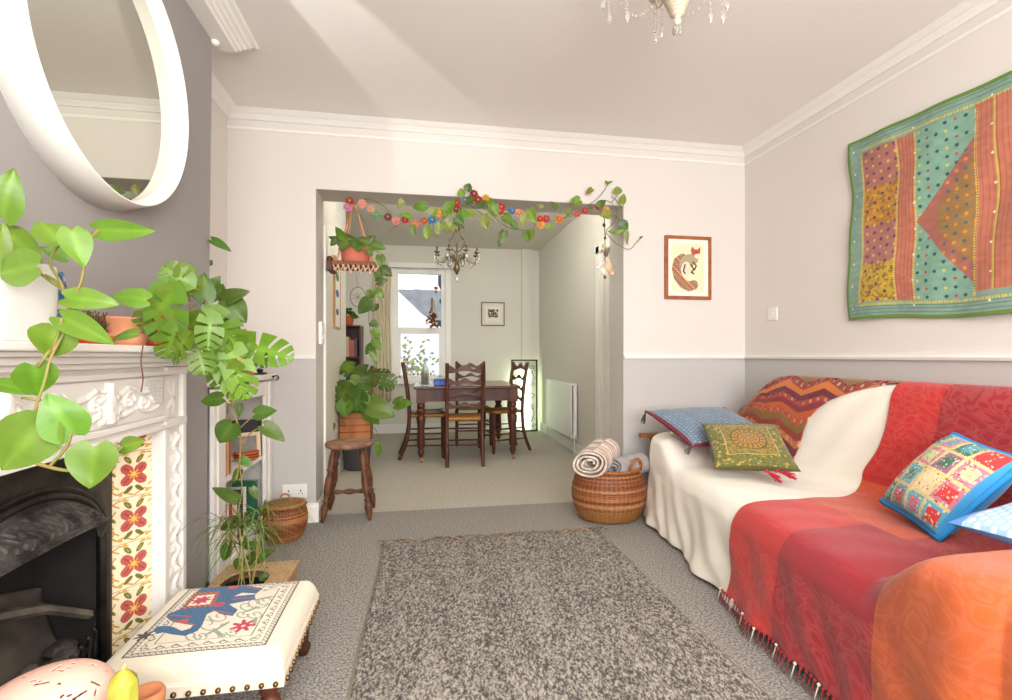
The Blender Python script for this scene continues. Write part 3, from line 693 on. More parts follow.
stem([(190,300,1.7),(184,282,1.6),(170,296,1.45)], 1.5); stem([(195,305,1.7),(185,315,1.5),(178,330,1.46)], 1.5); stem([(222,398),(231,408),(236,418)], 1.7,.002); stem([(256,414),(242,426),(238,432)], 1.75,.002)
stem([(264,426),(252,432),(240,446)], 1.75,.002); stem([(248,345),(238,350),(228,358)], 1.7,.002); stem([(205,300,1.8),(212,290,1.85),(222,300,1.95)],1.9,.002)
stem([(160,300),(175,298),(190,305)], 1.55,.002); stem([(165,290),(180,300),(192,302)],1.6,.0018)
st.build('stem', mat('woody_stem',(168,138,84),.6,col2=(120,110,54),vscale=40), sp)
b = MB(); b.tube(spline([at(143,345,d=1.3),at(141,362,d=1.3),at(143,378,d=1.3),at(141,392,d=1.3)],6), .0016, 6); b.build('aerial_root', mat('root_brown',(120,70,52),.8), sp)
# ================================================================== FOOTSTOOL with elephant embroidery
fs_ = thing('embroidered_footstool', 'low cream footstool with embroidered blue elephant and brass studs beside the fireplace', 'footstool')
fx0, fx1, fy0_, fy1_ = -.83, -.365, 1.425, 1.885; FZ = .25
fcx, fcy, fhx, fhy = (fx0+fx1)/2, (fy0_+fy1_)/2, (fx1-fx0)/2, (fy1_-fy0_)/2
def Q(x, y):   # point of the footstool top, from its footprint in the photo's crop
    p = at(x/4.217+90, y/4.217+560, Z=FZ); return (p.x, p.y)
eleph = [Q(*p) for p in [(270,305),(285,290),(320,288),(350,295),(385,312),(425,300),(440,285),(395,278),(350,268),(328,250),(330,235),(350,228),(385,215),(405,190),(440,150),(480,120),(545,98),(620,88),(700,84),(745,90),(742,102),(680,108),(650,112),(725,128),(700,148),(640,145),(600,165),(690,156),(695,175),(620,190),(580,198),(620,222),(600,246),(560,240),(525,225),(490,240),(480,262),(470,285),(450,310),(400,328),(350,322),(310,312),(285,318)]]
sadd = [Q(*p) for p in [(385,215),(440,145),(550,138),(520,205)]]; sadi = [Q(*p) for p in [(410,203),(452,158),(528,152),(506,196)]]
def flower(U, V, c, r, n=8, k=.2):
    a = np.arctan2(V-c[1], U-c[0]); d = np.hypot(U-c[0], V-c[1]); return d < r*(1-k+k*np.cos(a*n))
INK = (74,60,62)
def stool_paint(U, V):
    X = fcx+(U*2-1)*fhx; Y = fcy+(V*2-1)*fhy; c = full(U, (234,224,202))
    ex = np.minimum(X-fx0, fx1-X)-.052; ey = np.minimum(Y-fy0_, fy1_-Y)-.030; e = np.minimum(ex, ey)
    s = np.where(ex < ey, Y, X)
    def put(m, rgb): c[m] = lin(rgb)
    put(np.abs(e-.004) < .0016, INK); put(np.abs(e-.018) < .0014, INK)
    put((e > .004)&(e < .018)&(np.abs(((s/.014) % 1)-.5)*2 < np.abs((e-.004)/.014*1.0)+.16)&(np.abs(((s/.014) % 1)-.5)*2 > np.abs((e-.004)/.014)-.16), INK)
    put(np.abs(e-.056) < .0012, INK)
    # running wave scrolls between e=.02 and .052
    t = (s/.040) % 1; ee = (e-.037)
    rr = np.hypot((t-.5)*.040, ee-.002); ang = np.arctan2(ee-.002, (t-.5)*.040)
    spir = np.abs(rr-(.0035+.009*((ang/(2*PI)) % 1))) < .0013
    put(spir & (e > .02)&(e < .053), INK)
    put((np.abs(ee+.009-.012*np.abs(np.sin(t*PI))) < .0013)&(e > .02)&(e < .053), INK)
    ins_ = e > .058
    SAGE = (150,156,140)
    for k, (x0, y0, r, sg) in enumerate([(500,280,34,1),(545,250,26,-1),(430,330,24,1),(470,330,20,-1),(700,190,30,1),(740,180,24,-1),(660,205,24,1),(360,170,24,1),(330,190,20,-1),(390,150,20,1),(600,315,16,-1),(560,330,18,1),(240,300,20,1),(700,240,22,-1),(640,240,18,1),(310,235,16,1)]):
        P = [Q(x0+sg*r*1.7*(1-q/14)*math.cos(q*.62), y0+r*(1-q/14)*math.sin(q*.62)) for q in range(13)]
        put(ins_ & (dline(X,Y,P) < .0022), SAGE)
    for (x0,y0,x1,y1) in [(480,330,560,290),(520,300,560,335),(640,235,720,205),(690,180,780,160),(330,200,300,240),(380,150,430,120),(200,320,240,300),(590,270,540,300),(660,180,700,150),(730,140,770,120),(690,290,700,250),(340,150,370,130)]:
        a, b2 = Q(x0,y0), Q(x1,y1); mx, my = (a[0]+b2[0])/2, (a[1]+b2[1])/2
        put(ins_ & emask(X,Y,mx,my,math.hypot(b2[0]-a[0],b2[1]-a[1])/2,.006,math.atan2(b2[1]-a[1],b2[0]-a[0])), SAGE)
    el = pmask(X,Y,eleph); put(dline(X,Y,eleph+[eleph[0]]) < .0022, (40,54,84)); put(el, (44,96,140))
    put(el & (np.abs(np.sin(X*120+Y*80)) < .1), (34,72,112))
    for p, r in (((395,268),.013),((545,198),.016),((605,120),.016)): put(emask(X,Y,*Q(*p),r,r*.9), (206,74,62))
    put(flower(X,Y,Q(545,198),.015,6), (196,40,86))
    for a, b2 in (((520,225),(600,238)),((640,112),(722,132)),((600,175),(690,168)),((680,92),(740,98)),((340,240),(425,250)),((350,262),(440,285))):
        put(dline(X,Y,[Q(*a),Q(*b2)]) < .0022, (196,74,52))
    put(pmask(X,Y,sadd), (150,44,40)); put(pmask(X,Y,sadd)&(np.sin(X*420)*np.sin(Y*420) > .3), (210,150,90)); put(pmask(X,Y,sadi), (240,222,196))
    put(flower(X,Y,Q(470,178),.030,8), (194,36,84))
    for p, r, rgb in (((645,287),.036,(190,34,78)),((432,108),.030,(182,34,74)),((228,327),.026,(66,50,54)),((803,92),.022,(60,48,52)),((148,264),.012,(190,60,50))):
        put(flower(X,Y,Q(*p),r,7,.28), rgb)
    put(emask(X,Y,*Q(647,288),.006,.006), (240,210,200))
    # calico fabric slight weave tint
    return c*(1-.03*vnoise(X,Y,200,200,2))[...,None]
def st_top(U, V):
    X = fcx+(U*2-1)*fhx; Y = fcy+(V*2-1)*fhy
    ex = np.minimum(U,1-U); ey = np.minimum(V,1-V)
    rz = (1-np.clip(1-ex/.09,0,1)**2.4)*(1-np.clip(1-ey/.09,0,1)**2.4)
    return X, Y, FZ-.055+.058*np.sqrt(np.clip(rz,0,1))+.006*np.sin(U*PI)*np.sin(V*PI)
g = MB(); g.grid(st_top, 300, 300, paint=stool_paint); g.build('cushion', M_PAINT, fs_)
g = MB()
rr_ = [(fhx*1.0,fhy*1.0,.195),(fhx+.004,fhy+.004,.185),(fhx+.002,fhy+.002,.155),(fhx-.004,fhy-.004,.150)]
for i in range(3):
    a, bq = rr_[i], rr_[i+1]
    for (sx, sy, tx, ty) in ((-1,-1,1,-1),(1,-1,1,1),(1,1,-1,1),(-1,1,-1,-1)):
        g.add([(fcx+sx*a[0],fcy+sy*a[1],a[2]),(fcx+tx*a[0],fcy+ty*a[1],a[2]),(fcx+tx*bq[0],fcy+ty*bq[1],bq[2]),(fcx+sx*bq[0],fcy+sy*bq[1],bq[2])],[(0,3,2,1)])
g.box(fcx-fhx+.004,fcy-fhy+.004,.15,fcx+fhx-.004,fcy+fhy-.004,.153)
g.build('side_band', mat('calico',(230,219,197),.9), fs_, 'auto')
sb = MB(); sb.ball((0,0,0),.0075,10); mm = None
M_STUD = mat('brass_stud',(120,92,58),.35,metal=.9)
for k in range(13):
    t = -1+2*(k+.5)/13
    for (x, y) in ((fcx+t*fhx, fcy-fhy-.006),(fcx+fhx+.006, fcy+t*fhy)):
        if mm is None: mm = sb.build('stud', M_STUD, fs_); q = mm
        else: q = mm.copy(); COL.objects.link(q); q.parent = fs_
        q.location = (x, y, .166)
TL = [(.014,0),(.017,.05),(.024,.12),(.027,.2),(.020,.3),(.024,.36),(.028,.5),(.026,.62),(.018,.68),(.026,.74),(.028,.85),(.026,1)]
for sx in (-1,1):
    for sy in (-1,1):
        g = MB(); g.stick((fcx+sx*(fhx-.05)+sx*.012,fcy+sy*(fhy-.055)+sy*.01,0),(fcx+sx*(fhx-.055),fcy+sy*(fhy-.06),.152),TL,16); g.build('leg', M_DWOOD, fs_)
# ---- stump stool, pierced egg lantern, candle, terracotta cup
st_ = thing('round_side_stool', 'small round wooden stool in front of the fireplace holding the ornaments', 'stool', (-.70,1.165,0))
b = MB(); b.lathe([(.135,.227),(.145,.235),(.145,.253),(.138,.260),(.001,.262)], 40); b.build('seat', M_LWOOD, st_)
for k in range(3):
    a = 2*PI*k/3+.5; b = MB(); b.stick((.11*math.cos(a),.11*math.sin(a),0.012 if .0 else 0.0),(.08*math.cos(a),.08*math.sin(a),.23),[(.012,0),(.016,.3),(.013,.6),(.018,.8),(.014,1)],12); b.build('leg', M_LWOOD, st_)
SZ2 = .2625
def egg(U, V):
    th = U*2*PI; ph = V*PI; r = np.sin(ph); l = -np.cos(ph)
    # long axis along world X-ish ; pointed toward -X
    return l*.125*(1+0*.1), r*np.cos(th)*.082*(1+.14*l), r*np.sin(th)*.072*(1+.14*l)
holes = []
r0 = np.random.RandomState(3)
for k in range(120): holes.append((r0.rand(), .12+.76*r0.rand(), r0.choice([.003,.005,.009]), r0.rand()*PI))
def hm(U, V):
    k = np.ones(U.shape, bool)
    for (u, v, s_, a) in holes:
        du = ((U-u+.5) % 1-.5)*.46*np.sin(V*PI); dv = (V-v)*.25
        c, s = math.cos(a), math.sin(a); x = du*c+dv*s; y = -du*s+dv*c
        k &= ~((np.abs(x) < s_)&(np.abs(y) < .0017))
    return k
b = MB(); b.grid(egg, 260, 170, mask=hm); e_ = b.build('pierced_lantern', mat('pink_ceramic',(236,186,168),.55,bump=.1,bscale=60), None, True, solid=.004, offs=-1)
e_.location = (-.765,1.17,SZ2+.068); e_.rotation_euler = (0,-.12,.05); tag(e_, 'pink pierced ceramic egg lantern on the small round stool', 'lantern')
cd = thing('candle', 'yellow-green pillar candle with pinched tip beside the pink pierced lantern', 'candle', (-.592,1.12,SZ2))
b = MB(); b.lathe([(.024,0),(.027,.01),(.0275,.115),(.025,.132),(.014,.146),(.006,.152)], 8, sx=1, sy=.9); b.build('wax', mat('candle_wax',(190,184,72),.5,sss=.15,col2=(168,164,58),vscale=30), cd, 'auto')
b = MB(); b.tube([(0,0,.150),(.001,0,.158),(.003,.001,.165)],[.004,.0035,.001],8); b.build('wick', mat('wick_wax',(220,206,110),.5), cd)
b = MB(); b.lathe([(.024,0),(.034,.02),(.036,.05),(.031,.058),(.028,.052),(.001,.046)], 28, top=False); q = b.build('terracotta_cup', mat('brown_terracotta',(190,122,82),.8), None); q.location = (-.588,1.198,SZ2); tag(q, 'small brown terracotta cup right of the yellow candle', 'cup')

# ================================================================== baskets (woven)
def weave(b, prof, n=56, rows=None, o=(0,0,0), sx=1, sy=1, cols=((150,84,44),(182,116,64),(126,64,34)), amp=.004, band=None):
    """surface of interlaced strands following a profile [(r,z)]"""
    P = np.array(prof); L = np.r_[0, np.cumsum(np.hypot(*np.diff(P, axis=0).T))]; tot = L[-1]; rows = rows or int(tot/.009)
    nv = rows*4+1; nu = n*4+1
    def fn(U, V):
        s = V*tot; r = np.interp(s, L, P[:,0]); z = np.interp(s, L, P[:,1]); row = np.floor(V*rows-1e-6)
        w = np.sin(PI*((V*rows) % 1))**.5; sg = np.where(row % 2 == 0, 1, -1)
        rr = r+amp*w*(.55+.45*sg*np.cos(U*n*PI)); a = U*2*PI
        return o[0]+rr*np.cos(a)*sx, o[1]+rr*np.sin(a)*sy, o[2]+z
    def pt(U, V):
        row = np.floor(V*rows-1e-6).astype(int); r = np.random.RandomState(4); pick = r.randint(0,len(cols),rows+2)
        sh = np.array([lin(c) for c in cols])[pick[np.clip(row,0,rows)]]
        if band: 
            for (a, bq, cc) in band: sh[(V > a)&(V < bq)] = lin(cc)
        k = .72+.28*np.sin(PI*((V*rows) % 1)); up = np.abs(np.cos(U*n*PI)) < .22
        out = sh*(k+.2*(vnoise(U,V,90,30,2)-.5))[...,None]; out[up] = out[up]*.8+.2*np.array(lin((214,160,104))); return out
    b.grid(fn, nu, nv, paint=pt)
# lidded basket by the alcove
lb = thing('lidded_wicker_basket', 'round dark wicker basket with lid on the floor below the double socket', 'basket', (-.765,3.02,0))
b = MB(); weave(b, [(.001,.002),(.085,.004),(.098,.03),(.118,.08),(.122,.12),(.116,.165),(.106,.19)], 44); b.build('body', M_WICK, lb)
b = MB(); weave(b, [(.110,.188),(.118,.196),(.112,.206),(.07,.218),(.02,.224),(.001,.225)], 36, cols=((150,100,52),(176,128,70),(132,84,44))); b.build('lid', M_WICK, lb)
b = MB(); b.tube(spline([(-.028,0,.22),(-.022,.004,.245),(0,.006,.256),(.022,.004,.245),(.028,0,.22)],6), .005, 8); b.build('handle', mat('cane',(170,116,66),.5), lb)
# square raffia planter with papyrus
pb = thing('potted_papyrus_plant', 'grassy papyrus plant in a square woven planter between footstool and bookcase', 'houseplant', (-.64,2.07,0))
b = MB(); 
def sq(U, V):
    a = U*8; s = np.floor(a/2).astype(int) % 4; t = (a/2) % 1
    k = .122+.010*V; cx2 = np.choose(s, [1+0*t, 1-2*t, -1+0*t, -1+2*t]); cy2 = np.choose(s, [-1+2*t, 1+0*t, 1-2*t, -1+0*t])
    w = .0025*np.sin(V*26*PI)*np.cos(U*60*PI); return cx2*(k+w), cy2*(.125+.01*V+w), .0+V*.178
b.grid(sq, 241, 105, paint=lambda U,V: full(U,(186,146,100))*(.75+.25*np.sin(V*26*PI)**2)[...,None])
b.build('planter', M_WICK, pb, 'auto')
b = MB()
def lidtop(U, V):
    return (U*2-1)*.138, (V*2-1)*.14, .180+.0015*np.sin((U)*140)
def lmask(U, V): return ~emask(U,V,.42,.42,.30,.34)
b.grid(lidtop, 120, 90, mask=lmask, paint=lambda U,V: full(U,(204,168,122))*(.85+.15*np.sin(U*140))[...,None]); b.build('top_mat', M_WICK, pb, solid=.008, offs=1)
b = MB(); b.lathe([(.05,0.004),(.095,.12),(.10,.155),(.092,.155),(.08,.13),(.001,.13)], 30, (-.02,-.02,0), top=False); b.build('inner_pot', M_BLACK, pb)
b = MB()
stx = MB()
r0 = random.Random(11)
for k in range(6):
    a = r0.uniform(0,6.28); p0 = Vector((-.025+.03*math.cos(a),-.02+.03*math.sin(a),.15)); top = p0+Vector((r0.uniform(-.06,.06), r0.uniform(-.03,.05), r0.uniform(.16,.30)))
    stx.tube(spline([p0, (p0+top)/2+Vector((.008,0,0)), top],5), .0028, 6)
    for j in range(15):
        an = j*2*PI/15+r0.random(); L = r0.uniform(.12,.24); dr = Vector((math.cos(an), math.sin(an), 0)); lift = r0.uniform(.02,.09)
        P = [top+dr*(L*t)+Vector((0,0,lift*math.sin(t*2.2)*1.2-.15*t*t*L/.2)) for t in (0,.2,.4,.6,.8,1)]
        w = .0035; sd = dr.cross(Vector((0,0,1)))*w; vs = []
        for i, p in enumerate(P):
            q = (1-(i/5)**2)*1; vs += [p-sd*q, p+Vector((0,0,-.001)), p+sd*q]
        b.add(vs, [(3*i,3*i+1,3*i+4,3*i+3) for i in range(5)]+[(3*i+1,3*i+2,3*i+5,3*i+4) for i in range(5)], 0, tuple(c*r0.uniform(.7,1.2) for c in (lin((100,126,50)) if j % 4 else lin((120,104,56)))))
b.build('grass_leaves', M_LEAF, pb)
fol = MB()
for bp, tp, w_, d_ in [((236,500),(212,486),14,2.0),((238,520),(218,530),13,2.0),((228,546),(222,562),12,2.0),((250,560),(274,550),14,2.05),((262,574),(272,576),14,2.0),((240,560),(238,574),12,2.0),((246,545),(262,548),9,2.0),((240,470),(232,484),9,2.1),((252,488),(258,500),8,2.1)]:
    lf(bp, tp, w_, d=d_, kind='heart', col=G2)
for v in range(len(fol.v)): fol.v[v] = (fol.v[v][0]+.64, fol.v[v][1]-2.07, fol.v[v][2])
fol.build('pothos_leaves', M_LEAF, pb)
off = Vector((.64,-2.07,0))
for pts in ([(238,575,2.0),(240,545,2.0),(238,515,2.02),(242,490,2.06),(240,470,2.1)],[(245,575,2.0),(256,560,2.02),(262,548,2.04)]):
    stx.tube([p+off for p in spline([at(x,y,d=dd) for x,y,dd in pts],6)], .0025, 6)
stx.build('stems', mat('papyrus_stem',(140,150,70),.5,col2=(168,140,90),vscale=20), pb)
# double socket on the back wall
so = thing('double_socket', 'white double wall socket above the lidded wicker basket', 'socket', (-.80,YB,.215))
p = at(295,491,Y=YB); so.location = (p.x, YB-.0, p.z)
b = MB(); b.box(-.073,-.010,-.043,.073,-.0005,.043); b.build('plate', M_PLASW, so, False, .003)
for s in (-1,1):
    b = MB(); b.box(s*.036-.003,-.0108,-.004,s*.036+.003,-.0101,.010); b.box(s*.036-.013,-.0108,-.016,s*.036-.007,-.0101,-.012); b.box(s*.036+.007,-.0108,-.016,s*.036+.013,-.0101,-.012); b.build('pin_holes', M_BLACK, so, False)
    b = MB(); b.box(s*.013-.005,-.014,.014,s*.013+.005,-.0101,.030); b.build('rocker_switch', M_PLASW, so, False, .001)
# switch on right wall
sw = thing('light_switch', 'square white light switch on the right wall beneath the hanging', 'light switch', (XR,3.0,1.335))
b = MB(); b.box(-.010,-.043,-.043,-.0005,.043,.043); b.build('plate', M_PLASW, sw, False, .003)
b = MB(); b.box(-.014,-.006,-.012,-.0101,.006,.012); b.build('rocker', M_PLASW, sw, False, .001)
# jamb thermostat/switch
sw = thing('wall_switch_box', 'tall white switch box on the left reveal of the wide opening', 'switch', (OX0,3.42,1.20))
b = MB(); b.box(.001,-.05,-.075,.022,.05,.075); b.build('cover', M_PLASW, sw, False, .004)
b = MB(); b.box(.022,-.02,-.04,.026,.02,-.01); b.box(.022,-.02,.01,.026,.02,.04); b.build('rocker', M_PLASW, sw, False, .001)

# ================================================================== turned round stool
ts = thing('turned_wooden_stool', 'worn round wooden stool with turned splayed legs at the left of opening', 'stool', (-.46,3.40,0))
b = MB(); b.lathe([(.10,.447),(.135,.452),(.150,.462),(.153,.472),(.149,.484),(.125,.488),(.001,.484)], 48); b.build('seat', mat('worn_seat',(168,132,104),.6,col2=(110,70,46),vscale=16,bump=.3,bscale=40), ts)
LT = [(.009,0),(.013,.03),(.019,.10),(.024,.17),(.023,.21),(.014,.26),(.021,.275),(.021,.29),(.013,.305),(.018,.36),(.025,.46),(.024,.56),(.016,.68),(.022,.70),(.022,.715),(.016,.73),(.021,.82),(.015,1)]
feet = []
for sx, sy in ((-1,-1),(1,-1),(1,1),(-1,1)):
    a, q = Vector((sx*.145, sy*.135,0)), Vector((sx*.085,sy*.08,.455)); feet.append((a,q))
    b = MB(); b.stick(a, q, LT, 16); b.build('leg', M_OLDWOOD, ts)
def mid(i, t): return feet[i][0].lerp(feet[i][1], t)
ST = [(.009,0),(.016,.2),(.010,.32),(.020,.5),(.010,.68),(.016,.8),(.009,1)]
b = MB(); b.stick(mid(0,.34), mid(3,.34), ST, 12); b.build('stretcher', M_OLDWOOD, ts)
b = MB(); b.stick(mid(1,.34), mid(2,.34), ST, 12); b.build('stretcher', M_OLDWOOD, ts)
b = MB(); b.stick((mid(0,.34)+mid(3,.34))/2, (mid(1,.34)+mid(2,.34))/2, ST, 12); b.build('stretcher', M_OLDWOOD, ts)

# ================================================================== dining furniture
dt = thing('dining_table', 'dark wooden dining table with turned legs and castors', 'table', (.47,5.42,0))
TX0, TY0 = .53, .54
b = MB(); b.box(-TX0,-TY0,.725,TX0,TY0,.752); b.build('tabletop', mat('table_top_wood',(104,60,42),.25,col2=(84,46,32),vscale=14,coat=.25), dt, False, .008, seg=3)
for nm, (x0,y0,x1,y1) in (('apron',(-TX0+.09,-TY0+.05,TX0-.09,-TY0+.075)),('apron',(-TX0+.09,TY0-.075,TX0-.09,TY0-.05)),('apron',(-TX0+.05,-TY0+.09,-TX0+.075,TY0-.09)),('apron',(TX0-.075,-TY0+.09,TX0-.05,TY0-.09))):
    b = MB(); b.box(x0,y0,.60,x1,y1,.725); b.build(nm, M_DWOOD, dt, False, .003)
TP = [(.020,0),(.024,.04),(.034,.08),(.030,.12),(.022,.14),(.036,.18),(.040,.24),(.032,.5),(.044,.66),(.046,.72),(.030,.77),(.042,.80),(.044,.84),(.028,.88),(.040,.91),(.036,.96),(.042,1)]
for sx in (-1,1):
    for sy in (-1,1):
        x, y = sx*(TX0-.07), sy*(TY0-.07)
        b = MB(); b.stick((x,y,.055),(x,y,.60),TP,20); b.box(x-.045,y-.045,.59,x+.045,y+.045,.725); lg = b.build('leg', M_DWOOD, dt, 'auto')
        b = MB(); b.lathe([(.001,-.012),(.020,-.012),(.022,0),(.020,.012),(.001,.012)], 16, (x+.008,y,.022), ax=Matrix(((0,0,1),(1,0,0),(0,1,0)))); b.tube([(x,y,.06),(x,y,.045)], .014, 10); b.box(x-.008,y-.014,.02,x+.016,y-.010,.05); b.box(x-.008,y+.010,.02,x+.016,y+.014,.05); b.build('castor', M_BRASS, lg, 'auto')
M_RUSH = mat('rush_seat',(196,142,74),.8,col2=(168,112,54),vscale=60,bump=.6,bscale=90)
def chair(name, label, loc, rz):
    t = thing(name, label, 'chair', loc, rz, 'ladder-back chairs round the dining table')
    w, d = .19, .18
    for s in (-1,1):
        P = spline([(s*(w-.02),-d-.10,0),(s*(w-.02),-d-.025,.20),(s*(w-.02),-d,.44),(s*(w-.02),-d-.02,.70),(s*(w-.02),-d-.065,.98)],7)
        b = MB(); b.tube(P, [.019]*len(P), 10); b.build('back_post', M_DWOOD, t)
        b = MB(); b.stick((s*(w+.01),d,0),(s*(w+.01),d,.445),[(.013,0),(.018,.1),(.019,.6),(.022,.9),(.018,1)],12); b.build('leg', M_DWOOD, t)
    def by(z): return -d-.02-(z-.70)*.16 if z > .7 else -d-.02*((z-.44)/.26)
    for z, h in ((.925,.06),(.805,.045),(.69,.045),(.575,.045)):
        b = MB(); n = 22; vs = []
        for i in range(n+1):
            u = -1+2*i/n; x = u*(w-.028); y = by(z)-.012*(1-u*u)
            top = z+h*.5*(.45+.55*math.cos(u*PI*1.0)**2*1) + (.012*math.cos(u*PI*2)); bot = z-h*.5+.016*math.cos(u*PI)*.8
            vs += [(x,y-.006,bot),(x,y-.006,top),(x,y+.006,top),(x,y+.006,bot)]
        b.add(vs, [q for i in range(n) for q in [(4*i+j,4*i+(j+1)%4,4*i+4+(j+1)%4,4*i+4+j) for j in range(4)]]+[(0,3,2,1),(4*n,4*n+1,4*n+2,4*n+3)])
        b.build('ladder_slat', M_DWOOD, t, 'auto')
    b = MB()
    def stf(U, V):
        y = -d-.005+V*(2*d+.02); x = (U*2-1)*(w-.018+.028*V); e = np.minimum(np.minimum(U,1-U),np.minimum(V,1-V))
        qd = np.minimum(np.minimum(U,1-U),np.minimum(V,1-V)) 
        return x, y, .445+.014*np.clip(e*18,0,1)**.5-.010*np.clip(e*2,0,1)+.0015*np.sin(qd*260)
    b.grid(stf, 60, 60); b.build('rush_seat', M_RUSH, t, solid=.03, offs=-1)
    for z in (.14,.26):
        for a, q in (((-(w-.02),-d-.03,z),(-(w+.01),d,z)),(((w-.02),-d-.03,z),((w+.01),d,z)),((-(w+.01),d,z+.04),((w+.01),d,z+.04))):
            b = MB(); b.stick(a,q,[(.007,0),(.010,.5),(.007,1)],8); b.build('rung', M_DWOOD, t)
    b = MB(); b.stick((-(w-.02),-d-.045,.20),((w-.02),-d-.045,.20),[(.007,0),(.010,.5),(.007,1)],8); b.build('rung', M_DWOOD, t)
    return t
ch = chair('dining_chair','ladder-back dining chair on the near side of the table, back to the camera',(.43,4.95,0),-.03)
dup(ch,(.62,5.93,0),PI,'ladder-back dining chair at the far side of table facing the camera')
lc = dup(ch,(.07,5.28,0),-PI/2+.02,'ladder-back dining chair at the left end, newspaper on its seat')
dup(ch,(.895,5.48,0),PI/2+.28,'ladder-back dining chair at the right end before the leaded glass')
b = MB(); b.grid(lambda U,V: (-.13+U*.27, -.14+V*.30, .003+.006*np.sin(U*5)*np.sin(V*4)+.004*U), 20, 20, paint=lambda U,V: full(U,(206,202,196))*(1-.35*((np.sin(V*130)>.2)&(np.abs(U-.5)<.42)&(vnoise(U,V,9,9,1)>.35)))[...,None])
q = b.build('newspaper', M_FLATP, None, solid=.006, offs=1); q.location = (.08,5.28,.466); q.rotation_euler = (0,0,-.3); tag(q, 'folded newspaper lying on the rush seat of the left chair', 'newspaper')
bt = thing('glass_bottle', 'clear glass bottle of pinkish liquid standing on the dining table', 'bottle', tuple(at(425,385.5,Z=.753)))
bt.location.z = .753
b = MB(); b.lathe([(.001,0),(.036,0),(.038,.006),(.038,.14),(.034,.165),(.018,.195),(.013,.215),(.012,.255),(.015,.258),(.015,.272),(.010,.272),(.009,.22),(.014,.196),(.030,.163),(.034,.14),(.034,.01),(.001,.008)], 28, top=False, bot=False); b.build('glass', mat('bottle_glass',(222,236,230),.03,trans=.95,ior=1.12), bt)
b = MB(); b.lathe([(.001,.009),(.0335,.010),(.0335,.135),(.031,.15),(.001,.15)], 28, top=False, bot=False); b.build('contents', mat('bottle_sand',(196,168,156),.8,col2=(176,140,130),vscale=50), bt)
bx = thing('blue_storage_box', 'shallow bright blue box on the dining table beside the bottle', 'box', (at(440,385,Z=.753).x+.02,5.05,.753), .0)
b = MB(); b.box(-.085,-.05,0,.085,.05,.055); b.build('tray', mat('blue_plastic',(40,96,190),.35), bx, False, .006)
b = MB(); b.box(-.088,-.053,.055,.088,.053,.068); b.box(-.03,-.056,.03,-.012,-.05,.062); b.build('lid', mat('blue_plastic_dark',(34,72,160),.35), bx, False, .004)
# radiator
rd = thing('radiator', 'white panel radiator low on the right wall of dining room', 'radiator')
b = MB(); b.box(1.595,5.10,.16,1.625,6.16,.74); b.box(1.60,5.10,.16,1.66,5.115,.745); b.box(1.592,5.098,.735,1.662,6.162,.75); b.build('panel', M_PLASW, rd, False, .006)
b = MB(); b.box(1.66,5.3,.2,1.678,5.34,.7); b.box(1.66,5.9,.2,1.678,5.94,.7); b.build('bracket', M_PLASW, rd, False)
b = MB(); b.tube([(1.62,5.07,.0),(1.62,5.07,.19),(1.62,5.10,.19)], .009, 8); b.tube([(1.62,6.19,.0),(1.62,6.19,.19),(1.62,6.16,.19)], .009, 8); b.build('pipe', M_PLASW, rd)
b = MB(); b.lathe([(.016,0),(.018,.02),(.016,.045),(.001,.05)], 16, (1.62,5.07,.17)); b.build('valve', M_PLASW, rd)
# leaded glass panel with black scrollwork, standing in the far corner
gp = thing('leaded_glass_panel', 'backlit leaded glass panel with black scroll frame standing in far corner', 'glass panel', (1.43,6.74,0))
W2, H2 = .185, 1.0
b = MB(); b.box(-W2,-.012,0,-W2+.018,.012,H2); b.box(W2-.018,-.012,0,W2,.012,H2); b.box(-W2+.018,-.012,0,W2-.018,.012,.018); b.box(-W2+.018,-.012,H2-.018,W2-.018,.012,H2); b.build('frame', M_IRON, gp, False)
b = MB()
def sc2(cx, cz, r, s, ph=0, n=22, turns=1.3): return [(cx+s*r*(1-t*.85)*math.cos(ph+turns*2*PI*t), -.002, cz+r*(1-t*.85)*math.sin(ph+turns*2*PI*t)) for t in [i/n for i in range(n+1)]]
b.tube([(.065*math.cos(t),-.002,.5+.075*math.sin(t)) for t in [2*PI*i/28 for i in range(28)]], .004, 5, closed=True); b.tube([(.035*math.cos(t),-.002,.5+.04*math.sin(t)) for t in [2*PI*i/20 for i in range(20)]], .003, 5, closed=True)
for s in (-1,1):
    for (cx2, cz, r, ph) in ((.10,.84,.05,0),(.06,.93,.035,1),(.12,.66,.04,2),(.10,.16,.05,0),(.06,.08,.04,3),(.12,.34,.04,1),(.05,.22,.03,2),(.13,.9,.03,2),(.13,.08,.03,0)): b.tube(sc2(s*cx2, cz, r, s, ph), .0032, 5)
    b.tube(spline([(s*.03,-.002,.96),(s*.14,-.002,.75),(s*.06,-.002,.575),(s*.15,-.002,.5),(s*.06,-.002,.425),(s*.14,-.002,.25),(s*.03,-.002,.03)],8), .0035, 5)
b.build('scrollwork', M_IRON, gp)
b = MB(); b.box(-W2+.018,.004,.018,W2-.018,.008,H2-.018); b.build('glass', mat('frosted_glass',(246,252,240),.4,trans=.75), gp, False)
ul = thing('corner_uplighter', 'small white box lamp glowing behind the leaded glass panel', 'lamp', (1.43,6.80,0))
b = MB(); b.box(-.12,-.02,0,.12,.02,.02); b.build('base', M_PLASW, ul, False, .003)
b = MB(); b.box(-.10,-.014,.02,.10,.014,.86); b.build('light_tube', mat('lamp_glow',(244,255,236),.5,emis=(236,255,222),estr=5), ul, False, .008)
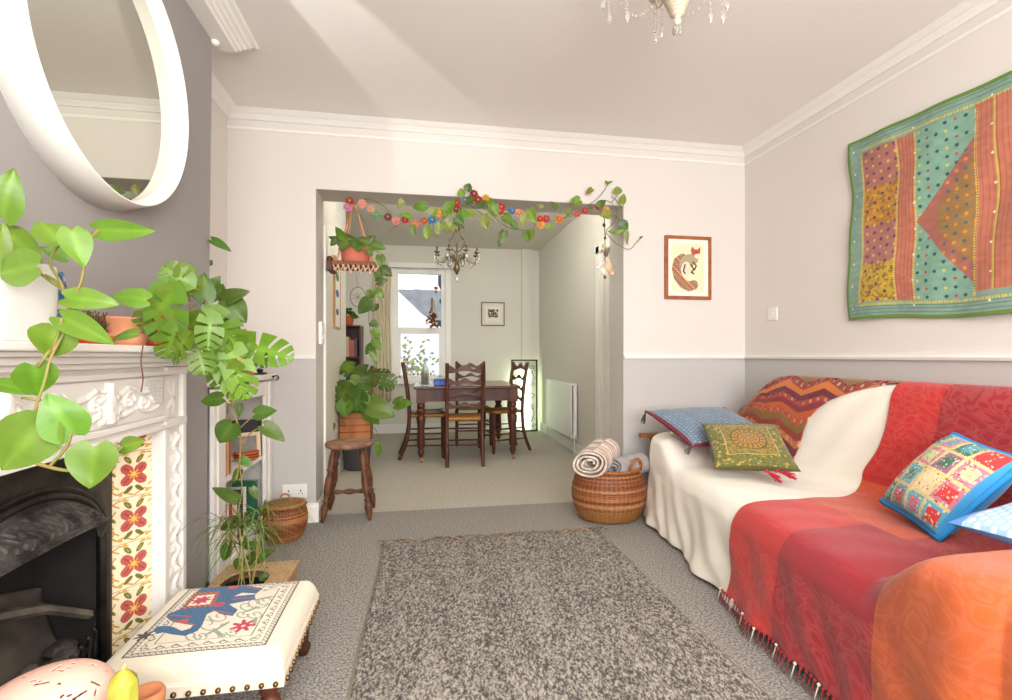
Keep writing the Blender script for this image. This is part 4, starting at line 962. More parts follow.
# picture on dining back wall
def frame(name, label, W, H, depth, fw, mfr, paint, loc, rot, nu=90, nv=110, cat='picture', mount=None, group=None):
    t = thing(name, label, cat, loc); t.rotation_euler = rot
    b = MB(); b.box(-W/2,-depth,-H/2,-W/2+fw,-.001,H/2); b.box(W/2-fw,-depth,-H/2,W/2,-.001,H/2); b.box(-W/2+fw,-depth,-H/2,W/2-fw,-.001,-H/2+fw); b.box(-W/2+fw,-depth,H/2-fw,W/2-fw,-.001,H/2); b.build('frame', mfr, t, False, .003)
    b = MB(); b.grid(lambda U,V: ((U-.5)*(W-2*fw), 0*U-depth*.55, (V-.5)*(H-2*fw)), nu, nv, paint=paint); b.build('print', M_FLATP, t, False, solid=.003, offs=1)
    return t
def pp1(U, V):
    c = full(U, (226,220,204)); m = (np.abs(U-.5) < .36)&(np.abs(V-.5) < .36); c[m] = lin((236,230,214))
    k = (np.abs(V-.62) < .10)&(np.abs(U-.5) < .25)&(vnoise(U,V,26,18,3) > .4); c[k] = lin((80,76,70))
    k = (np.abs(V-.43) < .09)&(np.abs(U-.5) < .24)&(vnoise(U,V,40,20,5) > .25); c[k] = lin((96,92,84)); return c
frame('framed_print','small square framed print on the dining room far wall', .335,.335,.02,.016,mat('bronze_frame',(120,104,80),.5),pp1,(1.01,YD,1.64),(0,0,0))
# long narrow frame on dining left wall
def pp2(U, V):
    c = full(U, (228,224,214)); c[emask(U,V,.5,.22,.3,.05)] = lin((70,80,96)); c[emask(U,V,.5,.5,.32,.06)] = lin((60,92,140)); c[emask(U,V,.5,.75,.32,.07)] = lin((64,110,70)); c[emask(U,V,.5,.92,.3,.05)] = lin((186,150,60)); return c
frame('tall_narrow_frame','tall narrow framed print on the dining left wall below the hanging shelf', .30,.62,.02,.02,mat('oak_frame',(188,140,96),.5),pp2,(DXL,4.55,1.60),(0,0,PI/2))
# ================================================================== RUG
RX0, RX1, RY0, RY1 = -.215, 1.062, .55, 2.815
rg = thing('woven_rug', 'charcoal and grey flecked woven wool rug on the carpet', 'rug')
b = MB()
def rgp(U, V):
    X = RX0+U*(RX1-RX0); Y = RY0+V*(RY1-RY0)
    n = vnoise(X,Y,260,110,9); n2 = vnoise(X,Y,150,70,12); n3 = vnoise(X,Y,30,4,4); k = .42*n+.22*n2+.08*n3+.28*np.random.RandomState(2).rand(*U.shape)
    c = np.array(lin((72,67,64)))*(1-sst(k,.34,.74))[...,None]+np.array(lin((176,168,158)))*sst(k,.34,.72)[...,None]
    edge = np.minimum(X-RX0, RX1-X) < .008; c[edge] = np.array(lin((150,140,122))); return c
def rgf(U, V):
    X = RX0+U*(RX1-RX0)+.006*np.sin(V*9); Y = RY0+V*(RY1-RY0); n = vnoise(X,Y,190,70,9)
    e = np.minimum(np.minimum(U,1-U)*60, np.minimum(V,1-V)*90).clip(0,1)
    return X, Y, .002+.012*e+.004*n*e
b.grid(rgf, 340, 560, paint=rgp); b.build('pile', mat('rug_wool', rough=.98, attr=True, bump=.5, bscale=300), rg)
b = MB(); r0 = random.Random(2)
for k in range(150):
    x = RX0+(k+.5)/150*(RX1-RX0); y = RY1-.01; cl = r0.choice([(.18,.16,.14),(.10,.09,.08),(.30,.26,.2),(.2,.17,.13)])
    if r0.random() < .04: cl = lin((196,140,104))
    s = r0.choice([-1,1,1]); L = r0.uniform(.03,.07)
    P = [(x,y,.008),(x+s*L*.4,y+.012+r0.random()*.012,.012),(x+s*L,y+.025+r0.random()*.04,.008),(x+s*L*1.6,y+.02+r0.random()*.06,.004)]
    b.tube(spline(P,3), [.0048]*10, 5, col=cl)
b.build('fringe', mat('rug_fringe', rough=.95, attr=True), rg)

# ================================================================== LAUNDRY BASKET with blankets
wb = thing('wicker_basket', 'large rounded brown wicker basket holding rolled blankets beside the opening', 'basket', (1.215,3.07,0))
WP = [(.001,.004),(.185,.006),(.20,.02),(.228,.08),(.243,.15),(.240,.21),(.222,.27),(.205,.31),(.212,.335)]
b = MB(); weave(b, WP, 50, rows=44, sy=.86, cols=((150,84,46),(122,62,36),(170,108,62),(108,54,32),(156,92,52),(134,66,36)), amp=.004,
   band=[(0,.52,(160,106,52)),(.56,.60,(196,138,92)),(.74,.76,(190,130,84)),(.955,1,(176,116,58))]); b.build('body', M_WICK, wb)
b = MB(); weave(b, [(.21,.33),(.205,.30),(.22,.2),(.15,.03),(.001,.02)], 40, rows=20, sy=.86, amp=.002); b.build('lining', M_WICK, wb)
b = MB(); b.tube([(.212*math.cos(a),.212*.86*math.sin(a),.335+.01*math.cos(2*a)) for a in [2*PI*i/60 for i in range(60)]], .010, 8, closed=True); b.build('rim', mat('cane_rim',(172,108,52),.5,col2=(140,80,38),vscale=60), wb)
for s in (-1,1):
    b = MB(); P = spline([(s*.075,-s*.172,.325),(s*.082,-s*.178,.375),(s*.118,-s*.162,.405),(s*.155,-s*.142,.385),(s*.168,-s*.115,.325)],8)
    b.tube(P, .009, 8); b.build('handle', MATS['cane_rim'], wb)
def roll(name, label, c, ax, L, R, paint, turns=3.2, flat=.8):
    """a rolled blanket: spiral section swept along ax"""
    ax = Vector(ax).normalized(); sd = ax.cross(Vector((0,0,1))).normalized(); up = sd.cross(ax); c = Vector(c)
    g = MB()
    def fn(U, V):
        th = U*turns*2*PI; r = R*(.22+.78*U)+.004*np.sin(V*23+U*40)+.003*np.sin(U*31); x = r*np.cos(th); z = r*np.sin(th)*flat
        l = (V-.5)*L*(1-.05*np.cos(th)) + .008*np.sin(th*3)
        return tuple(c[i]+sd[i]*x+up[i]*z+ax[i]*l for i in range(3))
    g.grid(fn, 240, 60, paint=paint); o = g.build(name, M_PAINT, None, solid=.014); tag(o, label, 'blanket'); return o
def strp(U, V):
    c = full(U, (226,214,200)); t = (U*3.2*5) % 1
    for (a, w, rgb) in ((.10,.08,(176,140,120)),(.25,.045,(146,134,130)),(.62,.09,(190,158,138)),(.82,.04,(160,140,132))):
        c[np.abs(((V*3.2) % 1)-a) < w] = lin(rgb); 
        m = np.abs(t-a) < w; c[m] = c[m]*.75+.25*np.array(lin(rgb))
    return c
roll('rolled_blanket','cream and tan striped blanket rolled up in the wicker basket', (1.125,3.05,.40), (.62,.76,.12), .31, .115, strp)
roll('grey_blanket','grey fleece blanket bundled in the wicker basket beside striped roll', (1.315,3.02,.345), (.9,.3,.05), .24, .085, lambda U,V: full(U,(164,156,156))*(1-.2*vnoise(U,V,90,60,2))[...,None], 2.2)

# ================================================================== SOFA
sf = thing('wooden_sofa', 'wooden-ended sofa along the right wall hidden under throws', 'sofa')
def xf(Y): return 1.315+.14*(Y-1.9)
def seatz(Y): return .415+.125*sst(Y,2.55,2.86)+.125*(1-sst(Y,1.0,1.19))
def backz(Y): return .915-.23*sst(Y,2.62,3.12)**1.6
YE0, YE1 = .84, 3.06
def prof_pts(Y):
    """profile key points at Y arrays -> list of (x,z)"""
    s = seatz(Y); x0 = xf(Y); bz = backz(Y); arm = (s-.415)/.125
    return [(x0-.02+0*Y, .02+0*Y), (x0-.012, .15+0*Y), (x0-.012, .30+0*Y), (x0+.0, s-.045), (x0+.05, s+.0), (x0+.22, s+.006), (2.00+0*Y, s-.012+.02*arm), (2.085+0*Y, s+.01+.05*(1-arm)),
            (2.12+0*Y, (s+bz)/2+.02), (2.155+0*Y, bz-.05), (2.20+0*Y, bz), (2.27+0*Y, bz-.005), (2.315+0*Y, bz-.06), (2.325+0*Y, .45+0*Y), (2.325+0*Y, .20+0*Y)]
NK = 15; PW = np.array([0,.06,.14,.22,.26,.33,.58,.63,.74,.86,.895,.92,.94,.97,1.0])
def catmull(V, vals):
    """evaluate smooth curve through key values at params PW"""
    out = np.zeros(V.shape); idx = np.clip(np.searchsorted(PW, V, side='right')-1, 0, NK-2)
    A = np.stack(np.broadcast_arrays(*vals), 0)
    def g(k): return np.take_along_axis(A, np.clip(k,0,NK-1)[None], 0)[0]
    p0, p1, p2, p3 = g(idx-1), g(idx), g(idx+1), g(idx+2); w = PW[idx+1]-PW[idx]
    wl = w+PW[np.clip(idx,1,NK-1)]-PW[np.clip(idx-1,0,NK-1)]; wl = np.where(wl <= w, 2*w, wl); wr = PW[np.clip(idx+2,0,NK-1)]-PW[idx]; wr = np.where(wr <= w, 2*w, wr)
    t = (V-PW[idx])/w; m1 = (p2-p0)*w/wl; m2 = (p3-p1)*w/wr
    t2, t3 = t*t, t*t*t
    return (2*t3-3*t2+1)*p1+(t3-2*t2+t)*m1+(-2*t3+3*t2)*p2+(t3-t2)*m2
def sofa_surf(Y, V, off=0., wr=1.):
    """Y along the sofa, V along the profile; beyond the ends the sheet falls vertically"""
    Yc = np.clip(Y, YE0, YE1); P = prof_pts(Yc)
    X = catmull(V, [p[0]+0*V for p in P]); Z = catmull(V, [p[1]+0*V for p in P])
    e = 1e-3; V2 = np.clip(V+e,0,1); V1 = np.clip(V-e,0,1)
    dX = catmull(V2,[p[0]+0*V for p in P])-catmull(V1,[p[0]+0*V for p in P]); dZ = catmull(V2,[p[1]+0*V for p in P])-catmull(V1,[p[1]+0*V for p in P])
    l = np.hypot(dX,dZ)+1e-9; nx, nz = -dZ/l, dX/l
    # folds
    low = np.clip((.40-Z)/.4,0,1)*(V < .3)
    fold = low*(.016*np.sin(Yc*9+Z*9+1.5*np.sin(Yc*3.1))+.008*np.sin(Yc*23+2.2*np.sin(Z*9)+1.7*np.sin(Yc*4))+.007*np.sin(Yc*31-Z*24+2*np.sin(Yc*5)))*wr
    fold += wr*.0025*np.sin(Yc*31+V*40)*(V>.25)*(V<.9)
    fold += wr*.008*np.sin(V*60+Yc*3)*np.exp(-((V-.62)/.05)**2)
    flare = low**1.2*.03
    o = off+fold-0*flare; X = X+nx*o-flare; Z = Z+nz*off+nz*fold*.5
    # end drops: beyond the ends, fall
    ex = np.where(Y > YE1, Y-YE1, np.where(Y < YE0, YE0-Y, 0)); sg = np.where(Y > YE1, 1, -1)
    out = np.clip(ex/.03, 0, 1)
    bulge = .03*np.sin(out*PI/2)+ (.012*np.sin(X*22+Z*3)+.01*np.sin(X*41))*np.clip((ex-.06)*6,0,1)*wr
    drop = np.where(ex > .0, np.maximum(0, ex-.012)+ .012*out, 0)
    Yo = Yc+sg*(bulge+off*out); Zo = np.maximum(Z-drop, .018+.0*X)
    # round the front corner in plan near the ends
    rc = np.clip((np.abs(Yc-(YE0+YE1)/2)-((YE1-YE0)/2-.10))/.10,0,1); X = X+(rc**2)*.05*(V<.3)
    return X, Yo, Zo
# wooden frame of the sofa (seat deck, end frames, back)
b = MB(); b.box(1.47,.90,.20,2.30,3.0,.27); b.box(1.52,3.02,.18,2.30,3.045,.27); b.build('seat_frame', M_MWOOD, sf, False, .004)
for y in (.80,3.105):
    b = MB(); b.box(1.46 if y > 2 else 1.32,y-.0,.50,2.30,y+.045 if y > 2 else y-.02,.53); b.build('arm_rail', M_MWOOD, sf, False, .004)
    b = MB(); b.box(1.53 if y > 2 else 1.34,y,0,(1.59 if y > 2 else 1.40),y+.03 if y>2 else y-.02,.50); b.build('leg', M_MWOOD, sf, False, .004)
    b = MB(); b.box(2.22,y,0,2.28,y+.03 if y>2 else y-.02,.50); b.build('leg', M_MWOOD, sf, False, .004)
b = MB(); b.box(1.59,3.105,.16,2.22,3.125,.26); b.build('end_board', M_MWOOD, sf, False, .004)
b = MB(); b.grid(lambda U,V: sofa_surf(YE0+.04+U*(YE1-YE0-.08), .20+V*.78, -.022, 0), 60, 70); b.build('upholstery', mat('sofa_fabric',(206,196,180),.9), sf)
M_THROW = mat('cream_throw_cotton',(248,241,228),.95,bump=.5,bscale=240,sheen=.2)
b = MB(); b.grid(lambda U,V: sofa_surf(1.7+U*(YE1+.50-1.7), V, .0), 260, 200, v0=0, v1=.985)
tag(b.build('cream_throw', M_THROW, None, solid=.003), 'cream cotton throw covering the far half and arm of the sofa', 'throw')
# red blanket
RYa, RYb = YE0-.42, 1.945
def damask(a, b_, s):
    x = a*s; y = b_*s; w = np.sin(x*2+1.6*np.sin(y*2.1))+np.sin(y*3.1+1.9*np.sin(x*1.7))+.8*np.sin(x*4.3-y*2.7+2*np.sin(y*1.3))
    return sst(np.abs(w), .25, .45)*(1-sst(np.abs(w), 1.1, 1.3))
def red_paint(U, V):
    Y = RYa+U*(RYb-RYa); L = V*2.6
    RED, CRIM, ORG, DOR, CRM2 = (198,44,40), (160,30,40), (208,80,38), (196,92,34), (176,40,44)
    c = full(U, RED)
    front = V < .235
    c[(Y < 1.60)&(V < .40)] = lin(CRIM); c[(Y < 1.60)&(V>=.235)&(V < .40)] = lin((164,28,40))
    c[(V > .40)&(V < .62)&(Y > 1.45)] = lin(ORG)
    c[(V > .34)&(V <= .40)&(Y > 1.62)] = lin((206,52,38))
    c[(Y < 1.45)&(V > .40)&(V < .62)] = lin((170,36,40))
    c[(V > .62)] = lin((198,42,40)); c[(V > .64)&(V < .90)&(Y < 1.72)] = lin(CRIM)
    near = (Y < 1.15); c[near & (V < .40)] = lin((188,82,32)); c[near & (V >= .40)&(V < .62)] = lin((184,78,34)); c[(Y < 1.05)&(V<.62)] = lin((190,88,34))
    D = damask(Y*1.0+3, L, 19.); lum = np.ones(U.shape)
    zone = (((V < .17) | (V > .64)) | ((V > .40)&(V < .62)) | near)
    k = .17*D*zone; lighter = np.array(lin((222,120,104)))
    c = c*(1-k[...,None])+lighter*k[...,None]
    for yy in (1.60,1.15,1.72): 
        m = (np.abs(((Y-yy)/.006) % 1-.5) > .3)&(np.abs(Y-yy) < .018); c[m] *= .88
    for vv in (.17,.235,.64,.40): 
        m = (np.abs(((V-vv)/.004) % 1-.5) > .3)&(np.abs(V-vv) < .008); c[m] *= .9
    return c*(1-.10*vnoise(Y,L,60,60,3))[...,None]
b = MB(); b.grid(lambda U,V: sofa_surf(RYa+U*(RYb-.065*(1-sst(V,.3,.5))+.085*np.exp(-((V-.63)/.07)**2)-RYa), V, .012), 440, 560, v0=.022, v1=.97, paint=red_paint)
rb = b.build('red_blanket', M_PAINT, None, solid=.004); tag(rb, 'red, crimson and orange patterned blanket over the near half of sofa', 'blanket')
b = MB()
for k in range(46):
    y = 1.0+k*.0205; X, Y, Z = sofa_surf(np.array([y]), np.array([.024]), .014); x, yy, z = float(X[0]), float(Y[0]), float(Z[0])
    z = max(z, .03); cl = lin((150,30,36)) if k % 5 else lin((226,206,190)); b.ball((x-.008,yy,z-.004),.006,6,col=cl); b.tube([(x-.006,yy,z),(x-.016,yy+.008,.012)], .0024, 5, col=cl)
b.build('tassel_fringe', M_PAINT, rb)
# crochet blanket over the back
CY0, CY1, CV0, CV1 = 1.90, 3.20, .60, .975
def crk(U, V): return CY0+U*(CY1-CY0), CV0+V*(CV1-CV0)
def crmask(U, V):
    Y, s = crk(U, V)
    edge = 1.95+.52*(1-np.exp(-(.895-np.minimum(s,.895))/.07))
    m = (Y > edge)
    rip = (V*17+1.5*np.abs(((U*4.5) % 1)-.5)*2)   # ripple rows
    hole = ((rip % 3) > 1.15)&((rip % 3) < 1.85)&(np.abs(((U*27) % 1)-.5) < .22)
    return m & ~hole
def crp(U, V):
    rip = V*17+1.5*np.abs(((U*4.5) % 1)-.5)*2+.12*vnoise(U,V,20,20,3); k = np.floor(rip*1.0).astype(int)
    pal = np.array([lin(c) for c in [(214,98,40),(150,48,56),(196,70,40),(122,40,62),(226,128,52),(168,60,40),(150,110,48),(206,84,38)]])
    c = pal[k % 8]; return c*(.8+.2*np.sin(U*420)*np.sin(V*260))[...,None]
def crs(U, V):
    Y, s = crk(U, V); X, Yo, Z = sofa_surf(Y, s, .010, 1)
    return X, Yo, Z
b = MB(); b.grid(crs, 330, 260, mask=crmask, paint=crp)
tag(b.build('crochet_blanket', M_PAINT, None, solid=.006), 'orange and purple zigzag crochet blanket over the far end of sofa back', 'blanket')
# ------------------------------------------------------------------ cushions
def cushion(name, label, TL, TR, BL, thick, paint, back, nu=150, piping=None, piped=(150,40,50), group=None):
    TL, TR, BL = Vector(TL), Vector(TR), Vector(BL); ux = TR-TL; uy = BL-TL; w, h = ux.length, uy.length
    n = ux.cross(uy).normalized(); 
    if n.z < 0 and abs(n.z) > .2 or (n.x > 0 and abs(n.z) <= .2): n = -n
    c = TL+ux/2+uy/2; t = thing(name, label, 'cushion', c)
    def f(sg):
        def fn(U, V):
            a = U*2-1; bq = V*2-1; g = np.clip((1-a**2)*(1-bq**2),0,1)**.42
            pin = 1-.07*(1-bq**2)*0; xa = a*(1-.055*(1-np.abs(a)**0)*1-.06*(1-bq**2)*np.abs(a)**2); yb2 = bq*(1-.06*(1-a**2)*np.abs(bq)**2)
            z = sg*thick/2*g+.003*np.sin(a*9+bq*5)*g
            return tuple(ux[i]/2*xa+uy[i]/2*yb2+n[i]*z for i in range(3))
        return fn
    b = MB(); b.grid(f(1), nu, nu, paint=paint); b.build('front_cover', M_PAINT, t)
    b = MB(); b.grid(f(-1), 40, 40); b.build('back_cover', back, t)
    if piping:
        P = []; F_ = f(0)
        for a, bq in [(i/20,0) for i in range(20)]+[(1,i/20) for i in range(20)]+[(1-i/20,1) for i in range(20)]+[(0,1-i/20) for i in range(20)]:
            x, y, z = F_(np.array([float(a)]), np.array([float(bq)])); P.append((float(x[0]),float(y[0]),float(z[0])))
        b = MB(); b.tube(P, piping, 6, closed=True); b.build('piping', mat('piping_%d_%d_%d' % piped, piped, .8), t)
    return t, ux, uy, n
def tassel(par, p, dr, col, L=.05):
    b = MB(); p = Vector(p); r = random.Random(5)
    b.ball(p,.009,8); m = mat('tassel_%d_%d_%d' % col, col, .9)
    for k in range(16):
        q = p+Vector(dr).normalized()*L+Vector((r.uniform(-1,1),r.uniform(-1,1),r.uniform(-1,1)))*.014; b.tube([p,(p+q)/2+Vector((0,0,.003)),q], .0022, 4)
    b.build('tassel', m, par)
def kantha(U, V):
    c = full(U, (108,130,154)); g = (np.abs((U*26) % 1-.5) < .16)&(np.abs((V*20+.5*(np.floor(U*26) % 2)) % 1-.5) < .10); c[g] = lin((206,214,218)); c *= (.86+.2*vnoise(U,V,14,12,2))[...,None]; c[(U < .02)|(V > .985)] = lin((120,46,60)); return c
t, ux, uy, n = cushion('kantha_cushion','dusty blue stitched cushion with dark tassels on the far sofa arm', (1.44,3.0,.69),(2.02,3.03,.70),(1.50,2.55,.545),.12,kantha,mat('maroon_back',(122,50,60),.85),piping=.006,piped=(120,44,58))
tassel(t, -ux/2-uy/2, (-.3,.0,-1), (70,62,60), .07); tassel(t, -ux/2+uy/2, (-.6,-.3,-.35), (92,84,80), .06)
def brocade(U, V):
    c = full(U, (122,116,58)); n1 = damask(U*3+1, V*3, 9.); c[n1 > .5] = lin((74,92,44)); c[vnoise(U,V,40,40,4) > .78] = lin((186,150,70))
    inn = (np.abs(U-.5) < .29)&(np.abs(V-.5) < .29); c[inn] = lin((150,128,62)); c[inn&(vnoise(U,V,60,60,6) > .6)] = lin((112,98,44))
    r = np.hypot(U-.5, V-.5); a = np.arctan2(V-.5, U-.5)
    c[r < .225] = lin((70,56,30)); c[r < .21] = lin((170,134,66)); c[(r < .20)&(np.sin(a*18) > 0)&(r > .15)] = lin((124,88,40)); c[r < .14] = lin((96,66,34)); c[(r < .125)] = lin((176,138,72)); c[(r < .11)&(np.sin(a*12+r*90) > .2)] = lin((120,80,40))
    e = np.minimum(np.minimum(U,1-U),np.minimum(V,1-V)); c[np.abs(e-.19) < .008] = lin((190,160,84)); c[e < .02] = lin((84,78,40)); return c
t, ux, uy, n = cushion('brocade_cushion','green and gold brocade cushion with round medallion lying against the blue cushion', (1.585,2.60,.665),(1.965,2.47,.665),(1.45,2.26,.485),.10,brocade,mat('olive_back',(96,92,44),.7))
tassel(t, ux*.1+uy/2, (.3,-.2,-.25), (190,36,60), .07); tassel(t, ux*.22+uy/2, (.6,-.3,-.2), (190,36,60), .08)
def patch(U, V):
    ci = np.floor(U*4).astype(int); cj = np.floor(V*4).astype(int); pal = np.array([lin(c) for c in [(84,170,190),(190,70,96),(60,130,120),(176,190,130),(206,60,60),(110,150,170),(214,196,150),(150,100,130),(70,160,170),(56,110,84),(196,120,140)]])
    r = np.random.RandomState(14).randint(0,11,(5,5)); c = pal[r[np.clip(ci,0,4), np.clip(cj,0,4)]]
    fu, fv = (U*4) % 1, (V*4) % 1; m = (np.abs(fu-.5) < .27)&(np.abs(fv-.5) < .27); r2 = np.random.RandomState(21).randint(0,11,(5,5)); c2 = pal[r2[np.clip(ci,0,4), np.clip(cj,0,4)]]; c = np.where(m[...,None], c2, c)
    g = (np.minimum(fu,1-fu) < .07)|(np.minimum(fv,1-fv) < .07); c[g] = lin((206,190,130)); n1 = vnoise(U,V,70,70,8); c[n1 > .8] = lin((224,214,170)); c[n1 < .14] = lin((150,60,70))
    e = np.minimum(np.minimum(U,1-U),np.minimum(V,1-V)); c[e < .03] = lin((60,150,206)); return c
M_BLUE = mat('sky_blue_satin',(38,138,206),.45,sheen=.3)
cushion('patchwork_cushion','turquoise patchwork mirror-work cushion with bright blue sides on the red blanket', (2.05,1.60,.745),(1.965,1.31,.705),(1.83,1.70,.465),.19,patch,M_BLUE,piping=.012,piped=(38,138,206))
cushion('green_velvet_cushion','dark green patterned cushion behind the patchwork cushion at right', (2.13,1.36,.76),(2.10,.96,.76),(1.99,1.36,.47),.13,lambda U,V: full(U,(92,98,52))*(.7+.3*(damask(U,V,22.)))[...,None],mat('green_back',(72,80,44),.8),nu=80)
def seq(U, V):
    c = full(U, (150,184,226)); fu, fv = (U*15+.5*(np.floor(V*14) % 2)) % 1, (V*14) % 1; c[(np.hypot(fu-.5,fv-.5) < .36)] = lin((196,224,240)); c[V > .72] = lin((208,190,230)); c[(V > .62)&(V < .66)] = lin((80,130,200)); c[(V<.12)] = lin((84,140,214)); return c
cushion('sequin_cushion','pale blue and lilac sequinned cushion resting on the near orange-covered arm', (1.45,1.15,.585),(1.93,1.17,.635),(1.48,.91,.585),.10,seq,mat('blue_back',(110,150,210),.6),nu=110)

# ================================================================== TAPESTRY
def Ypx(x): return at(x, 200, X=XR).y
yy = {k: Ypx(v) for k, v in dict(a=853.5,b=859,c=867,d=902,e=920,f=981,g=1003).items()}
TYm = yy['g']-.12; TW0 = yy['a']; TW1 = 2*TYm-TW0
def tap(U, V):
    Y = TW0+U*(TW1-TW0); Ym = np.abs(Y-TYm)+TYm      # mirror about the middle
    Zv = V   # 0 bottom ..1 top
    TEAL, GRN, SAL, MAU, OCH = (132,160,142), (96,132,46), (190,116,92), (166,116,104), (190,146,50)
    c = full(U, TEAL); n1 = vnoise(Y,V,40,60,2); c *= (.86+.22*n1)[...,None]
    def put(m, rgb): c[m] = np.array(lin(rgb))*(.85+.25*n1[m])[...,None]
    inn = (V > .09)&(V < .915)
    put(inn&(Ym < yy['c'])&(Ym > yy['d']), MAU)
    for k, rgb in enumerate([(196,164,48),(176,116,104),(196,136,48),(170,110,96)]):
        put((V > .09+k*.206)&(V < .09+(k+1)*.206)&(Ym < yy['c'])&(Ym > yy['d']), rgb)
    put(inn&(Ym < yy['d'])&(Ym > yy['e']), SAL)
    tb = inn&(Ym < yy['e'])&(Ym > yy['f']); put(tb, (128,170,148))
    w = (yy['e']-yy['f']); f_ = (yy['e']-Ym)/w; tri = tb&(np.abs(V-.47) < .36*f_*.92); put(tri, (170,104,88)); put(tri&(np.abs(V-.47) < .33*f_-.02*1)&(f_ > .35)&(np.abs(V-.47) < .3*(f_-.2)), (160,120,70))
    put((V>.11)&(V<.93)&(Ym < yy['f']), SAL); put((V>.11)&(V<.93)&(np.abs(Ym-(yy['f']+(yy['g']-yy['f'])*.9)) < .004), (196,180,84))
    # stitched dots and flowers
    gu, gv = (Y/.040) % 1-.5, (V/.040) % 1-.5; rr = np.hypot(gu, gv); odd = ((np.floor(Y/.040)+np.floor(V/.040)) % 2 == 0)
    put(tb&~tri&(rr < .20)&odd, (48,84,84)); put(tb&~tri&(rr < .17)&~odd&((np.floor(Y/.04) % 3) == 0), (190,70,80)); put(tb&~tri&(rr<.17)&~odd&((np.floor(Y/.04) % 3) == 1), (210,196,90))
    put(tri&(rr < .2)&odd&(f_>.4), (70,110,110)); put(tri&(rr < .2)&~odd&(f_>.45), (216,150,50))
    pc = inn&(Ym < yy['c'])&(Ym > yy['d']); put(pc&(rr < .22)&odd, (110,60,100)); put(pc&(rr<.18)&~odd, (222,176,80))
    g2 = np.floor((V-.09)/.206) % 2 == 0; put(pc&g2&(vnoise(Y,V,90,90,7) > .62), (152,116,56))
    # seam stitching
    for yv in (yy['c'],yy['d'],yy['e'],yy['f']): put(inn&(np.abs(Ym-yv) < .0055)&(((V/.012) % 1) > .35), (214,196,96))
    put((np.abs(V-.075) < .006)&(((Y/.012) % 1) > .35)&(Ym < yy['c']), (206,190,90)); put((np.abs(V-.93) < .006)&(((Y/.012) % 1) > .35)&(Ym < yy['c']), (206,190,90))
    for k in range(5):
        put(inn&(Ym < yy['d'])&(Ym > yy['e'])&(np.abs(Ym-(yy['e']+(yy['d']-yy['e'])*(k+.5)/5)) < .0016), (170,80,60))
    for k in range(9): put((Ym < yy['f'])&(V>.11)&(V<.93)&(np.abs(Ym-(yy['f']-.02*k)) < .0016), (176,86,60))
    for vv in (.03,.05,.955,.975,.065): put(np.abs(V-vv) < .0022, (84,130,120))
    mir = (np.hypot(((Y+.03)/.11) % 1-.5, (V/.125) % 1-.5) < .045); put(mir&((Ym > yy['c'])|((Ym < yy['d'])&(Ym > yy['e']))|(Ym < yy['f'])), (226,220,190))
    e = np.minimum(np.minimum(TW0-Y, Y-TW1), np.minimum(V, 1-V)*.98); c[e < .016] = lin(GRN)
    return c
def tsurf(U, V):
    Y = TW0+U*(TW1-TW0); zt = 2.225+.0*U-.05*np.sin(U*PI*.5)*(1-0)*.9+.018*np.sin(U*PI*3)*0; zb = 1.245-.05*U+.008*np.sin(U*14)
    Z = zb+V*(zt-zb); sag = .012+.010*np.sin(Y*9+V*3)*(1-V)+.006*np.sin(Y*23+V*9)+.006*np.sin(V*17+Y*5)
    Yo = Y+.010*np.sin(V*8)*(1-U)+.02*(1-V)*(1-U)*.4
    return XR-.014-sag*.8, Yo, Z
b = MB(); b.grid(tsurf, 620, 460, paint=tap)
tag(b.build('embroidered_wall_hanging', M_PAINT, None, solid=.004), 'large green-edged patchwork textile hanging on the right wall', 'wall hanging')
# ================================================================== FOX PICTURE
def fox(U, V):
    c = full(U, (246,242,230)); m = (np.abs(U-.5) < .40)&(np.abs(V-.5) < .43); c[m] = lin((238,232,196)) 
    def put(m, rgb): c[m] = lin(rgb)
    t = np.linspace(0,1,30); P = [(.30+.0*k,.62) for k in range(1)]
    tail = [(.36,.66),(.24,.60),(.20,.48),(.24,.34),(.36,.22),(.52,.17),(.64,.20)]
    tw = dline(U*.8,V,[(x*.8,y) for x,y in tail]); pal = np.array([lin(q) for q in [(210,120,60),(150,160,120),(196,90,70),(220,170,100),(130,120,150)]])
    k = (np.floor((U+V*1.4)*16)).astype(int) % 5; mm = tw < .085; c[mm] = pal[k[mm]]; mm2 = mm&(np.sin(U*90)*np.sin(V*80) > .5); c[mm2] = lin((120,60,50))
    body = emask(U,V,.48,.60,.20,.13,.35)|emask(U,V,.62,.66,.13,.10,0); put(body, (168,166,140)); put(body&(np.sin(U*70+V*30) > .4), (200,150,110)); put(emask(U,V,.45,.48,.12,.13,0), (228,220,190))
    for pl in ([(.42,.55),(.38,.44),(.42,.40)],[(.56,.56),(.64,.48),(.58,.42),(.64,.40)],[(.62,.60),(.70,.54),(.66,.47)]): put(dline(U*.8,V,[(x*.8,y) for x,y in pl]) < .014, (84,46,38))
    put(pmask(U,V,[(.56,.80),(.60,.88),(.66,.83),(.74,.83),(.80,.88),(.80,.76),(.70,.70),(.60,.74)]), (196,84,54)); put(pmask(U,V,[(.66,.74),(.78,.76),(.80,.72),(.72,.66),(.66,.69)]), (240,228,206)); put(emask(U,V,.69,.78,.012,.01), (40,20,16))
    return c
frame('fox_picture','small wooden-framed picture of a patterned fox on the back wall', .360,.455,.022,.024,mat('orange_oak',(176,104,58),.45,col2=(150,84,44),vscale=22),fox,(1.902,YB,1.685),(0,0,0),200,240)
